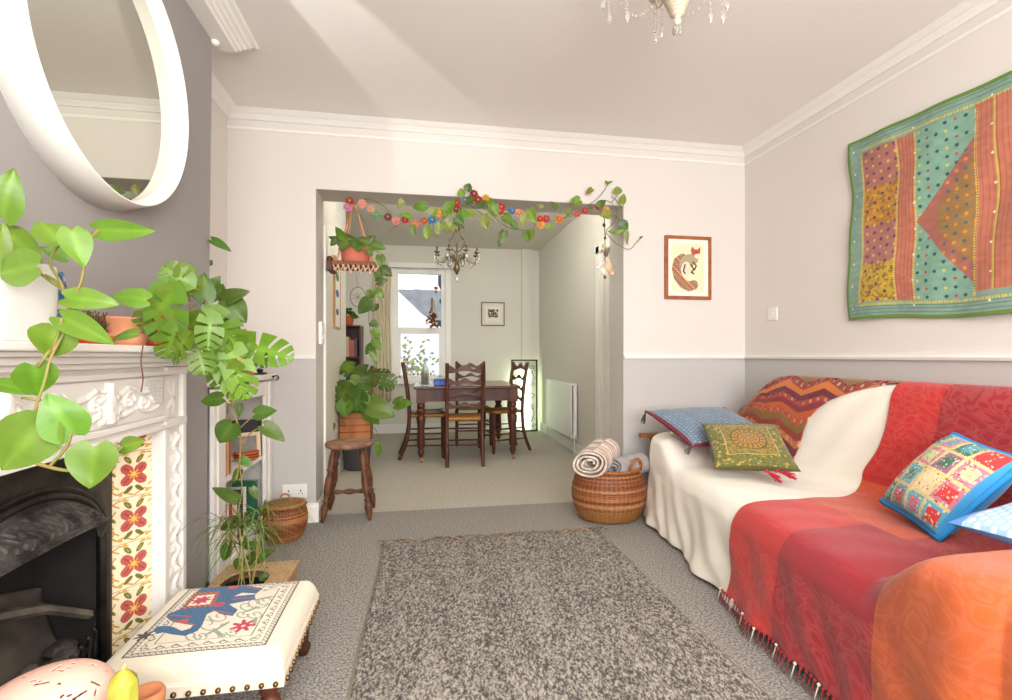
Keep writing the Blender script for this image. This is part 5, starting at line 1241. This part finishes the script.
# ================================================================== CHANDELIERS
def drop_mesh():
    b = MB(); b.lathe([(.001,0),(.006,.008),(.0085,.018),(.005,.034),(.001,.044)], 8); return b
def chandelier(name, label, loc, ztop, body_m, arm_m, arms, R, body, arm_pts, n_drop, drop_len, s=1):
    t = thing(name, label, 'chandelier', loc)
    h = ztop-loc[2]
    b = MB(); b.lathe([(.001,h),(.055,h),(.05,h-.02),(.018,h-.035),(.008,h-.05)], 28, top=False, bot=False); b.build('ceiling_rose', body_m, t)
    b = MB(); zt = body[-1][1]
    k = 0; z = zt-.005
    while z < h-.05:
        a = k % 2; P = [((.007*math.cos(q) if not a else 0), (.007*math.cos(q) if a else 0), z+.010+.012*math.sin(q)) for q in [2*PI*i/10 for i in range(10)]]
        b.tube(P, .002, 4, closed=True); z += .018; k += 1
    b.build('chain', arm_m, t)
    b = MB(); b.lathe(body, 28, top=True, bot=True); b.build('body', body_m, t)
    dm = None
    def put(m0, name2, par, l, mt, sc_=1):
        q = m0.build(name2, mt, par) if isinstance(m0, MB) else m0.copy()
        if not isinstance(m0, MB): COL.objects.link(q); q.parent = par
        q.location = l; q.scale = (sc_,)*3; return q
    for k in range(arms):
        a = 2*PI*k/arms+.35; c, s_ = math.cos(a), math.sin(a)
        P = spline([(r*c, r*s_, z) for r, z in arm_pts], 8)
        b = MB(); b.tube(P, .0042, 7)
        q = spline([((r)*c-.02*s_*math.sin(i), (r)*s_+.02*c*math.sin(i), z+.03) for i, (r, z) in enumerate(arm_pts[:4])],5); b.tube(q, .0022, 5)
        ar = b.build('arm', arm_m, t)
        r, z = arm_pts[-1]; b = MB(); b.lathe([(.006,0),(.026,.010),(.030,.018),(.026,.018),(.010,.010),(.010,.016),(.0095,.065),(.001,.066)], 16, (r*c,r*s_,z), top=False); b.build('candle_cup', body_m, ar)
        for j, (rr, zz) in enumerate(((r,z-.002),(r*.72,arm_pts[2][1]-.01),(r+.024,z+.004))[:n_drop]):
            L = drop_len*(1 if j == 0 else .6)
            b = MB(); b.tube([(0,0,0),(0,0,-L)], .0009, 4)
            for i in range(int(L/.014)): b.ball((0,0,-.008-i*.014), .0038, 6)
            for zz2, v in [(p[2], p) for p in []]: pass
            b.lathe([(.001,-L-.046),(.0085,-L-.030),(.0095,-L-.02),(.005,-L-.006),(.001,-L)], 8)
            q = b.build('crystal_drop', M_CRYS, t, False); q.location = (rr*c, rr*s_, zz)
    return t
M_CREAM = mat('cream_enamel',(204,190,168),.4,bump=.1,bscale=80)
ribs = [(.001,0),(.012,.006),(.014,.02),(.008,.03)]
for k in range(9): ribs += [(.018+k*.0048,.036+k*.011),(.024+k*.0048,.041+k*.011),(.020+k*.0050,.0465+k*.011)]
ribs += [(.066,.15),(.05,.17),(.018,.19),(.014,.23),(.03,.25),(.012,.27),(.006,.29)]
ld = chandelier('cream_chandelier','cream ribbed chandelier with crystal drops hanging from living room ceiling', (.885,1.60,2.20), HC, M_CREAM, M_CREAM, 6, .24, ribs,
     [(.03,.26),(.09,.215),(.16,.20),(.22,.22),(.245,.26)], 3, .12)
g = MB()
for k in range(5):
    a = 2*PI*k/5; g.lathe([(.001,-.03),(.009,-.018),(.010,-.008),(.001,.006)], 6, (.010*math.cos(a), .010*math.sin(a), .0))
g.build('crystal_finial', M_CRYS, ld, False)
# swags of beads between arms
g = MB()
for k in range(6):
    a0, a1 = 2*PI*k/6+.35, 2*PI*(k+1)/6+.35
    for i in range(13):
        t = i/12; a = a0+(a1-a0)*t; r = .24*(1-.10*math.sin(PI*t)); g.ball((r*math.cos(a), r*math.sin(a), .26-.09*math.sin(PI*t)), .005, 6)
g.build('bead_swag', M_CRYS, ld)
M_BRZ = mat('antique_bronze',(104,88,66),.4,metal=.8)
dl = chandelier('bronze_chandelier','scrolled bronze chandelier with glass drops hanging over the dining table', (.37,5.05,1.905), HC-.0, M_BRZ, M_BRZ, 8, .22,
     [(.001,-.03),(.012,-.02),(.02,0),(.030,.02),(.034,.05),(.022,.08),(.010,.11),(.008,.18),(.016,.20),(.008,.23),(.007,.40),(.022,.43),(.03,.46),(.012,.49),(.004,.51)],
     [(.02,.07),(.07,.16),(.12,.12),(.17,.08),(.22,.12),(.215,.17)], 3, .045)
g = MB()
for k in range(6):
    a = 2*PI*k/6+.35
    g.tube(spline([((r)*math.cos(a), (r)*math.sin(a), z) for r, z in ((.01,.20),(.06,.24),(.09,.31),(.05,.36),(.03,.42),(.06,.46),(.09,.44))],6), .0035, 6)
g.build('upper_scroll', M_BRZ, dl)
g = MB(); g.lathe([(.001,-.11),(.012,-.095),(.016,-.08),(.010,-.06),(.001,-.04)], 8); g.build('glass_finial', M_CRYS, dl, False)

# ================================================================== GARLAND along the header
GY = 3.283
gd = thing('flower_garland', 'colourful paper flower garland strung across the top of the opening', 'garland')
gpts = [(352,202),(362,205),(375,212),(390,219),(404,221),(420,222),(432,221),(445,216),(458,208),(467,201),(476,195),(487,203),(500,208),(512,212),(525,216),(540,220),(551,221),(565,218),(580,213),(590,208),(603,209)]
gw = [at(x, y, Y=GY) for x, y in gpts]
b = MB(); b.tube(spline(gw, 5), .0022, 6); b.build('cord', mat('green_cord',(90,100,50),.8), gd)
pal = [(214,120,96),(222,150,120),(196,70,60),(150,50,60),(206,60,50),(232,160,60),(80,120,170),(170,60,80),(220,110,60),(120,60,70),(210,140,150),(96,140,110)]
r0 = random.Random(6)
def pflower(c, R, col, par, nm='paper_flower'):
    b = MB(); c = Vector(c)
    for ring, (n, rr, up) in enumerate(((9,1.0,.1),(7,.72,.45),(5,.45,.8))):
        for k in range(n):
            a = 2*PI*k/n+ring*.4; n0 = Vector((0,-1,0)); d = Vector((math.cos(a),-up,math.sin(a))).normalized()
            k2 = r0.uniform(.75,1.2)*(1-.12*ring); b.leaf(c, c+d*R*rr, R*rr*.75, n0, 'lance', .5, .1, tuple(min(1,x*k2) for x in lin(col)))
    b.ball(c+Vector((0,-R*.35,0)), R*.22, 8, col=lin((226,180,90)))
    b.build(nm, M_PAINT, par)
for i, (x, y) in enumerate(((350,201),(362,204),(371,209),(377,215),(388,217),(396,221),(405,220),(415,224),(424,221),(432,220),(440,213),(457,203),(465,200),(474,194),(486,198),(478,200),(501,207),(519,213),(512,211),(540,219),(546,219),(559,219),(577,214),(585,211),(597,207),(606,210),(348,207),(456,209),(500,211),(541,225))):
    colr = {0:(150,70,50),1:(226,150,130),2:(226,160,130),3:(110,160,110),4:(130,70,80),5:(220,140,130),6:(200,60,60),7:(210,130,90),8:(196,96,40),9:(70,130,170),10:(226,160,50),11:(196,50,44),12:(90,120,170),13:(160,50,70),14:(220,160,40),16:(180,50,66),17:(226,140,90),19:(206,50,44),20:(190,60,70),21:(220,120,40),22:(200,90,90),23:(190,60,60),24:(226,110,90),25:(226,170,100),26:(206,120,160)}.get(i, pal[i % 12])
    pflower(at(x,y,Y=GY-.02), r0.uniform(.026,.034), colr, gd)
# trailing pothos twined along it
tv = thing('trailing_pothos', 'green pothos vine twined along the flower garland over the opening', 'vine')
st = MB(); fol = MB()
def gst(pts, Y=GY-.01, r=.0024): st.tube(spline([at(x,y,Y=(q[0] if q else Y)) for x,y,*q in pts],6), r, 6)
gst([(358,200),(370,199),(382,205),(392,215)]); gst([(355,208),(365,222),(368,235),(366,252),(372,245),(390,230),(400,224)])
gst([(440,222),(452,212),(463,205),(474,203),(486,210),(498,220),(508,227),(520,230),(532,229),(536,222),(534,214),(530,208)])
gst([(470,205),(484,215),(496,222)]); gst([(548,222),(565,217),(583,208),(598,198),(606,188),(608,183)]); gst([(604,200),(612,203),(617,212),(614,222),(607,230),(605,240)])
gst([(612,202),(620,192)]); gst([(611,196),(616,200),(622,208)]); gst([(614,215),(622,224),(626,235),(628,245)]); gst([(606,232),(612,240),(622,247),(630,249),(636,243),(641,238)])
for bp, tp, w_, k_ in [((402,200),(398,209),8,'h'),((426,206),(412,207),13,'h'),((410,217),(400,212),10,'h'),((428,228),(426,240),11,'h'),((413,226),(414,236),7,'h'),((448,214),(447,200),15,'h'),((452,222),(446,232),17,'h'),((440,224),(436,236),12,'h'),((462,196),(460,188),10,'h'),((467,190),(470,183),11,'h'),((472,198),(464,205),12,'h'),((462,210),(466,220),14,'h'),((474,215),(468,210),12,'h'),
   ((484,216),(487,230),12,'h'),((492,205),(497,217),15,'h'),((488,200),(494,208),12,'h'),((504,216),(514,224),15,'h'),((512,222),(518,229),10,'h'),((504,232),(499,247),12,'h'),((525,215),(522,226),12,'h'),((530,210),(535,224),13,'h'),((526,232),(528,242),11,'h'),((532,230),(530,241),9,'h'),((541,205),(541,209),8,'h'),((557,208),(550,201),7,'h'),((550,224),(547,231),9,'h'),((566,214),(571,208),9,'h'),((580,200),(572,203),14,'h'),((572,203),(580,196),9,'h'),((592,189),(586,194),9,'h'),((618,193),(617,186),11,'h'),((622,203),(624,193),9,'h'),((610,214),(600,215),13,'h'),((598,206),(606,200),10,'h'),((622,222),(628,230),11,'h'),((627,232),(627,244),5,'h'),((617,232),(608,231),6,'h'),((623,231),(614,234),6,'h'),((608,183),(613,181),3,'h'),((608,184),(605,180),3,'h'),((640,238),(643,236),3,'h'),
   ((430,214),(438,208),12,'h'),((446,210),(455,200),13,'h'),((478,206),(486,200),10,'h'),((456,218),(464,226),12,'h')]:
    lf(bp, tp, w_*.82, Y=GY-.02-random.random()*.04, col=random.choice([G4,G4,G2,G1]), fold=.15)
fol.build('foliage', M_LEAF, tv); st.build('stem', mat('vine_stem',(120,110,70),.6), tv)
# hanging charm of shells at the right end
sh = thing('shell_charm', 'hanging string of shells and driftwood below the right end of garland', 'ornament')
b = MB(); b.tube([at(604,212,Y=3.28),at(605,236,Y=3.28),at(605,262,Y=3.28)], .003, 6); b.build('cord', mat('dark_cord',(70,60,50),.8), sh)
b = MB()
for (x,y,r,cc) in ((604,225,.012,(80,72,56)),(605,238,.010,(60,54,44)),(604,246,.016,(206,186,130)),(606,254,.018,(120,100,80)),(602,251,.010,(186,160,120))): b = MB(); b.ball(at(x,y,Y=3.28), r, 8, col=lin(cc), sc_=(1,.7,1.2)); b.build('bead', M_PAINT, sh)
for (x,y,r,cc) in ((608,266,.034,(226,196,160)),(603,271,.024,(236,232,222)),(611,272,.022,(214,170,130)),(600,263,.018,(240,236,226)),(605,277,.014,(110,90,70)),(597,268,.012,(230,226,214))):
    b = MB(); b.ball(at(x,y,Y=3.27), r, 10, col=lin(cc), sc_=(.9,.5,1.1)); b.build('shell', M_PAINT, sh)
b = MB()
for k in range(14):
    c = at(605+r0.uniform(-7,7),268+r0.uniform(-8,8),Y=3.265); b.leaf(c, c+Vector((r0.uniform(-.03,.03),-.01,r0.uniform(-.03,.03))), .018, None, 'lance', .3,.1, lin((232,214,186)))
b.build('dried_petals', M_PAINT, sh, 'auto')
# ================================================================== hanging shelf + pot
HYp = 3.62
hs = thing('hanging_shelf', 'small wooden plant shelf hanging on peach straps with a tasselled edge', 'hanging shelf')
c0 = at(354,270,Y=HYp); zt = at(354,264,Y=HYp).z
b = MB(); b.box(c0.x-.13,HYp-.12,zt-.03,c0.x+.155,HYp+.12,zt); b.build('board', M_MWOOD, hs, False, .004)
b = MB(); b.box(c0.x-.17,HYp-.10,zt-.06,c0.x-.131,HYp+.10,zt-.0); b.ball((c0.x-.15,HYp-.08,zt+.015),.022,10); b.build('scrap_end', M_OLDWOOD, hs, 'auto')
hook = at(352,204,Y=HYp-.1); hook = Vector((hook.x, HYp, OZ+.03))
b = MB()
for (dx,dy) in ((-.10,-.11),(.13,-.11),(.13,.11),(-.10,.11)):
    a = Vector((c0.x+dx,HYp+dy,zt+.0)); b.tube([Vector((c0.x+dx,HYp+dy,zt-.03)), a, hook], .006, 6)
b.tube([hook, Vector((hook.x, YT+.004, OZ+.06))], .005, 6)
b.build('strap', mat('peach_strap',(226,160,118),.8), hs)
b = MB()
for k in range(9):
    x = c0.x-.12+k*.033; P = spline([(x,HYp-.122,zt-.028),(x+.01,HYp-.13,zt-.05-.02*(k%2)),(x+.03,HYp-.128,zt-.045),(x+.028,HYp-.124,zt-.028)],5); b.tube(P,.005,5)
    b.ball((x+.012,HYp-.13,zt-.06-.02*(k%2)),.012,6,sc_=(1,.6,1))
b.build('tassel_trim', mat('pale_peach_cord',(222,180,150),.85), hs)
hp = thing('hanging_potted_plant', 'trailing heart-leaved plant in a coral pot on the hanging shelf', 'houseplant')
pc = Vector((c0.x+.01,HYp,zt+.001))
b = MB(); b.lathe([(.085,0),(.094,.004),(.104,.15),(.106,.155),(.098,.155),(.095,.13),(.001,.13)], 36, pc, top=False); b.build('pot', mat('coral_pot',(232,134,110),.55), hp)
fol = MB(); st = MB()
for bp, tp, w_ in [((346,244),(328,235),11),((344,240),(335,226),11),((348,242),(338,250),10),((352,242),(344,232),10),((356,246),(352,236),11),((358,244),(364,236),10),((366,242),(376,236),10),((368,246),(372,256),10),((372,244),(386,249),11),((362,240),(370,246),8),((340,246),(346,240),9),((360,250),(354,242),9),((336,240),(330,246),8)]:
    lf(bp, tp, w_*.85, Y=HYp-.10-random.random()*.06, col=G2 if random.random() < .7 else G1, fold=.15)
for bp, tp, w_ in [((380,256),(382,268),10),((382,268),(392,276),11),((380,270),(376,280),10),((377,282),(388,280),9),((376,290),(384,298),10),((372,292),(366,300),11),((370,300),(358,314),15),((376,304),(372,312),9),((371,322),(378,326),9),((374,330),(380,338),10),((372,345),(366,355),10),((374,340),(381,350),10),((372,352),(377,364),8)]:
    lf(bp, tp, w_, Y=HYp-.05, col=G1 if random.random() < .6 else G2, fold=.15)
gst([(366,248),(378,252),(382,264),(380,282),(374,298),(369,312),(370,330),(374,345),(376,356)], HYp-.06, .0025); gst([(352,250),(360,246),(372,246)], HYp-.08)
fol.build('foliage', M_LEAF, hp); st.build('stem', MATS['vine_stem'], hp)
# hoop ornament on wall & others
hoop = thing('wire_hoop', 'thin wire hoop ornament hanging from the wooden plant shelf', 'ornament', (0,0,0))
hc = at(358,297,Y=HYp); b = MB(); b.tube([(hc.x+.052*math.cos(a),HYp,hc.z+.07*math.sin(a)) for a in [2*PI*i/40 for i in range(40)]], .0022, 6, closed=True); b.build('hoop', M_IRON, hoop)
b = MB(); b.tube([(hc.x,HYp,hc.z+.07),(c0.x+.01,HYp,zt-.03)], .001, 4); 
for k in range(7): a = k*.9; b.tube([(hc.x,HYp,hc.z),(hc.x+.035*math.cos(a),HYp,hc.z+.035*math.sin(a))], .0012, 4)
b.build('thread', M_IRON, hoop)

# ================================================================== MONSTERA group
cr = thing('wooden_crate', 'pine crate box raised on a dark pot behind the turned stool', 'crate', (-.58,4.78,0))
b = MB(); b.box(-.135,-.12,.30,.135,.12,.315)
for y in (-.13,.12): 
    for k in range(4): b.box(-.135,y,.30+k*.062,.135,y+.012,.358+k*.062)
for x in (-.135,.123):
    for k in range(4): b.box(x,-.118,.30+k*.062,x+.012,.118,.358+k*.062)
b.build('slats', mat('pine',(200,126,70),.55,col2=(156,86,46),vscale=9,stretch=(1,1,.3)), cr, False, .003)
b = MB(); b.box(-.15,-.145,.535,.15,-.131,.562); b.box(-.15,.133,.535,.15,.147,.562); b.box(-.15,-.13,.535,-.136,.132,.562); b.box(.136,-.13,.535,.15,.132,.562); b.build('rim', M_DWOOD, cr, False, .003)
dp = thing('dark_planter', 'dark grey round planter on the carpet under the pine crate', 'planter', (-.58,4.78,0))
b = MB(); b.lathe([(.10,0),(.112,.01),(.135,.26),(.138,.298),(.128,.298),(.10,.05),(.001,.04)], 40, top=False); b.build('pot', mat('charcoal_pot',(74,74,76),.6), dp)
mo = thing('monstera_plant', 'large swiss cheese plant growing from the pine crate behind the stool', 'houseplant')
b = MB(); b.lathe([(.08,0),(.10,.16),(.105,.19),(.098,.19),(.001,.17)], 28, (-.58,4.78,.316), top=False); b.build('inner_pot', mat('pale_pot',(226,220,208),.5), mo)
fol = MB(); st = MB(); MY = 4.35
for bp, tp, w_, y_, k_ in [((347,390),(332,406),34,4.15,'split'),((350,392),(325,384),20,4.25,'split'),((352,400),(372,398),26,4.2,'heart'),((360,396),(352,412),26,4.15,'split'),((368,404),(395,416),28,4.3,'heart'),((366,412),(380,424),16,4.3,'heart'),((358,376),(376,378),30,4.4,'split'),((356,372),(340,366),22,4.4,'split'),((352,366),(336,372),14,4.4,'heart'),((378,378),(397,382),20,4.5,'split'),((376,382),(394,388),14,4.5,'split'),((372,374),(390,373),12,4.5,'split'),((395,405),(412,402),16,4.55,'heart'),((396,403),(403,396),10,4.55,'heart'),((378,444),(379,458),8,4.3,'heart'),((332,424),(323,438),13,4.1,'heart'),((366,385),(372,370),14,4.4,'split'),((345,402),(344,418),20,4.1,'heart'),((364,388),(360,402),24,4.25,'split'),((350,380),(362,390),22,4.3,'heart')]:
    lf(bp, tp, w_*.85, Y=y_+.34, col=G2 if k_ == 'split' else G1, kind=k_, fold=.12)
MYO = .34
gst([(354,432,4.74),(352,410,4.69),(349,392,4.54)]); gst([(352,432,4.74),(340,418,4.54),(332,406,4.49)]); gst([(358,432,4.74),(362,405,4.69),(366,388,4.69)]); gst([(360,432,4.74),(372,418,4.69),(378,408,4.64)]); gst([(355,430,4.74),(356,395,4.74),(358,374,4.74)]); gst([(360,425,4.74),(372,395,4.74),(378,380,4.84)]); gst([(362,430,4.74),(380,412,4.84),(396,404,4.89)]); gst([(366,424,4.69),(376,430,4.64),(379,446,4.64)]); gst([(345,428,4.64),(336,420,4.54),(331,428,4.44)])
fol.build('foliage', M_LEAF, mo); st.build('stem', M_STEM, mo)
b = MB(); b.tube(spline([at(364,424,Y=4.8),at(370,395,Y=4.8),at(375,368,Y=4.8)],6), .02, 9); b.build('moss_pole', mat('coir_pole',(170,110,62),.95,col2=(130,80,44),vscale=40,bump=1,bscale=60), mo)
# ================================================================== dining bookshelf, books, plants, curtain
bs = thing('dining_bookshelf', 'dark wooden bookshelf in the alcove left of the dining window', 'bookshelf', (0,0,0))
BX0, BX1, BY0, BY1 = -1.10, -.70, 6.15, 6.45
b = MB(); b.box(BX0,BY0,0,BX0+.02,BY1,1.42); b.box(BX1-.02,BY0,0,BX1,BY1,1.42); b.box(BX0+.02,BY1-.012,0,BX1-.02,BY1,1.42); b.build('frame', M_DWOOD, bs, False, .002)
for z in (.05,.38,.70,1.02,1.40): b = MB(); b.box(BX0+.02,BY0,z,BX1-.02,BY1-.012,z+.02); b.build('shelf', M_DWOOD, bs, False, .002)
bcol = [(150,60,70),(176,96,80),(120,60,50),(200,150,130),(90,70,90),(170,50,60),(206,180,150),(60,70,90)]
names = ['burgundy','dusty red','brown','pale pink','purple-grey','crimson','cream','navy']
for zi, z in enumerate((.72,1.04)):
    x = BX0+.03; k = 0
    while x < BX1-.07 and k < 7:
        w = .034+.012*((k*7+zi*3) % 3); i = (k*3+zi*2) % 8
        t = thing('book', f'{names[i]} book on the {"upper" if zi else "lower"} stocked shelf of the dark dining bookshelf', 'book', (x+w/2,BY0+.10,z+.001), 0, 'books on the dining bookshelf')
        g = MB(); h = .20+.02*((k+zi) % 3); g.box(-w/2,-.09,0,-w/2+.003,.09,h); g.box(w/2-.003,-.09,0,w/2,.09,h); g.box(-w/2+.003,-.09,0,w/2-.003,-.087,h); g.build('cover', mat('dbook_%d' % i, bcol[i], .6), t, False)
        g = MB(); g.box(-w/2+.003,-.087,.003,w/2-.003,.086,h-.004); g.build('pages', MATS['book_pages'], t, False)
        x += w+.003; k += 1
# plant on that shelf top
sp2 = thing('shelf_plant', 'bushy green plant in a brown pot on top of dark dining bookshelf', 'houseplant', (-.86,6.28,1.421))
b = MB(); b.lathe([(.05,0),(.07,.10),(.074,.115),(.064,.115),(.001,.1)], 24, top=False); b.build('pot', M_TERRA, sp2)
b = MB(); r1 = random.Random(9)
for k in range(34):
    a = r1.uniform(0,6.28); e = r1.uniform(.1,1.3); d = Vector((math.cos(a)*math.cos(e),math.sin(a)*math.cos(e),math.sin(e))); p = Vector((0,0,.10))+d*r1.uniform(.03,.10); b.leaf(p, p+d*.07+Vector((0,0,-.03)), .05, None, 'heart', .2, .3, tuple(c*r1.uniform(.6,1) for c in G2))
b.build('foliage', M_LEAF, sp2)
M_CURT = mat('cream_curtain',(226,214,184),.9,sheen=.2)
cu = thing('cream_curtain', 'cream curtain gathered at the left of dining window', 'curtain', (0,0,0))
b = MB()
def cf(U, V):
    x = -.60+U*.22; return x+.01*np.sin(V*7), YD-.09+.022*np.sin(U*30+np.sin(V*3))+0*V, .44+V*1.80
b.grid(cf, 90, 40); b.build('cloth', M_CURT, cu, solid=.003)
b = MB()
for k in range(5): b.tube([(-.59+.05*k,YD-.12,.46),(-.59+.05*k,YD-.12,.66)], .006, 5)
b.build('tie_pleats', mat('pinkish_pleat',(206,160,130),.9), cu)
wr = thing('curtain_wire', 'thin curtain wire stretched above the dining window', 'curtain wire', (0,0,0))
b = MB(); z = 2.24; b.tube([(-.64,YD-.09,z),(-.38,YD-.09,z-.002),(.46,YD-.09,z+.005)], .004, 6); b.build('wire', M_IRON, wr)
b = MB()
for x in (-.64,.46): b.tube([(x,YD,z),(x,YD-.09,z),(x,YD-.095,z+.0)], .007, 6)
b.build('hook', M_IRON, wr)
df = thing('dried_flower_bunch', 'bunch of brown dried flowers hanging upside down in the dining window', 'dried flowers')
p0 = at(432,300,Y=6.72); pz = at(433,327,Y=6.72)
b = MB(); b.tube([(p0.x,6.72,p0.z),(p0.x,6.78,z)], .0015, 4)
for k in range(12): b.tube([(p0.x+r1.uniform(-.01,.01),6.72,p0.z+.03),(p0.x+r1.uniform(-.04,.04)+.01,6.72+r1.uniform(-.02,.02),pz.z+.2)], .004, 5)
b.build('stems', mat('dry_stem',(176,140,96),.9), df)
b = MB()
for k in range(46):
    c = Vector((p0.x+.012+r1.uniform(-.07,.07)*(.6+.4*r1.random()),6.70+r1.uniform(-.05,.04),pz.z+r1.uniform(.02,.20))); d = Vector((r1.uniform(-1,1),r1.uniform(-1,.3),r1.uniform(-1,-.1))).normalized(); b.leaf(c, c+d*.05, .032, None, 'lance', .4, .2, lin(r1.choice([(120,70,44),(150,90,56),(96,56,36),(214,190,150)])))
b.build('flower_heads', M_PAINT, df)
orn = thing('red_ornament', 'small red and white ornament hanging above the dried flowers in window', 'ornament')
po = at(436,288,Y=6.74); b = MB(); b.ball(po, .03, 12, col=lin((196,60,64)), sc_=(1,.6,.8)); b.ball(po+Vector((0,-.004,-.03)), .022, 10, col=lin((232,226,220)), sc_=(1,.7,.7)); b.ball(po+Vector((.0,0,-.055)), .014, 8, col=lin((90,90,96))); b.build('bauble', M_PAINT, orn)
b = MB(); b.tube([po, (po.x,6.79,z)], .0012, 4); b.build('thread', M_IRON, orn)
# ================================================================== EXTERIOR seen through the window
nh = thing('neighbour_house', 'pale rendered neighbouring house with grey slate roof beyond the window', 'house')
EY = 13.0
def ext(pts, y0, y1): 
    b = MB(); P = [at(x, y, Y=y0) for x, y in pts]; n = len(P); vs = [tuple(p) for p in P]+[(p.x,y1,p.z) for p in P]
    b.add(vs, [tuple(range(n)), tuple(reversed(range(n,2*n)))]+[(i,(i+1) % n+0,(i+1) % n+n,i+n) for i in range(n)]); return b
ext([(380,283),(398,291),(422,314),(446,331),(446,400),(380,400)], EY, EY+4).build('wall', mat('white_render',(214,216,220),.9), nh, False)
ext([(396,289),(436,290),(470,292),(470,318),(448,322),(421,316)], EY+.6, EY+4.4).build('roof', mat('slate_roof',(136,136,140),.9,col2=(122,122,126),vscale=6), nh, False)
ext([(414,280),(421,280),(421,291),(414,291)], EY+1.5, EY+2.2).build('chimney', MATS['white_render'], nh, False)
dn = thing('drainpipe', 'grey drainpipe on the house wall just outside the dining window', 'drainpipe')
b = MB(); p1 = at(440,270,Y=7.7); b.tube([(p1.x,7.7,2.6),(p1.x,7.7,2.15),(p1.x+.05,7.7,2.05),(p1.x+.05,7.7,-.4)], .035, 10); b.build('pipe', mat('grey_pipe',(70,72,76),.5), dn)
b = MB(); b.box(p1.x-.01,7.65,1.86,p1.x+.14,7.75,1.93); b.build('bracket', MATS['grey_pipe'], dn, False, .01)
sb_ = thing('garden_shrub', 'sparse yellowish garden shrub outside the dining window', 'shrub', (-.25,10.2,-.5))
b = MB()
for k in range(420):
    c = Vector((r1.gauss(0,.35),r1.gauss(0,.3),1.1+r1.gauss(0,.35))); d = Vector((r1.uniform(-1,1),r1.uniform(-1,1),r1.uniform(-.6,1))).normalized(); b.leaf(c, c+d*.10, .05, None, 'lance', .2, .2, tuple(x*1.0 for x in lin(r1.choice([(150,140,60),(120,130,70),(110,110,110)]))))
b.build('foliage', M_LEAF, sb_)
b = MB()
for k in range(9): a = k*.7; b.tube([(0,0,0),(.15*math.cos(a),.15*math.sin(a),.6),(.35*math.cos(a),.3*math.sin(a),1.2)], .012, 5)
b.build('branches', M_STEM, sb_)
# ------------------------------------------------------------------ put every thing's origin at its base
bpy.context.view_layer.update()
for o in list(COL.objects):
    if o.parent is None and o.type in ('EMPTY','MESH') and o.location.length < 1e-6 and o.get('kind') != 'structure' and o.rotation_euler.to_quaternion().angle < 1e-6:
        ms = [c for c in ([o]+list(o.children_recursive)) if c.type == 'MESH']
        if not ms: continue
        lo = Vector((1e9,)*3); hi = Vector((-1e9,)*3)
        for m in ms:
            mw = m.matrix_world
            for cnr in m.bound_box:
                p = mw @ Vector(cnr); lo = Vector(map(min, lo, p)); hi = Vector(map(max, hi, p))
        base = Vector(((lo.x+hi.x)/2, (lo.y+hi.y)/2, lo.z))
        done = set()
        if o.type == 'MESH':
            o.data.transform(Matrix.Translation(-base)); 
            for c in o.children: c.location -= Vector((0,0,0)); c.data.transform(Matrix.Translation(-base))
        else:
            for c in o.children: c.location = c.location-base
        o.location = base
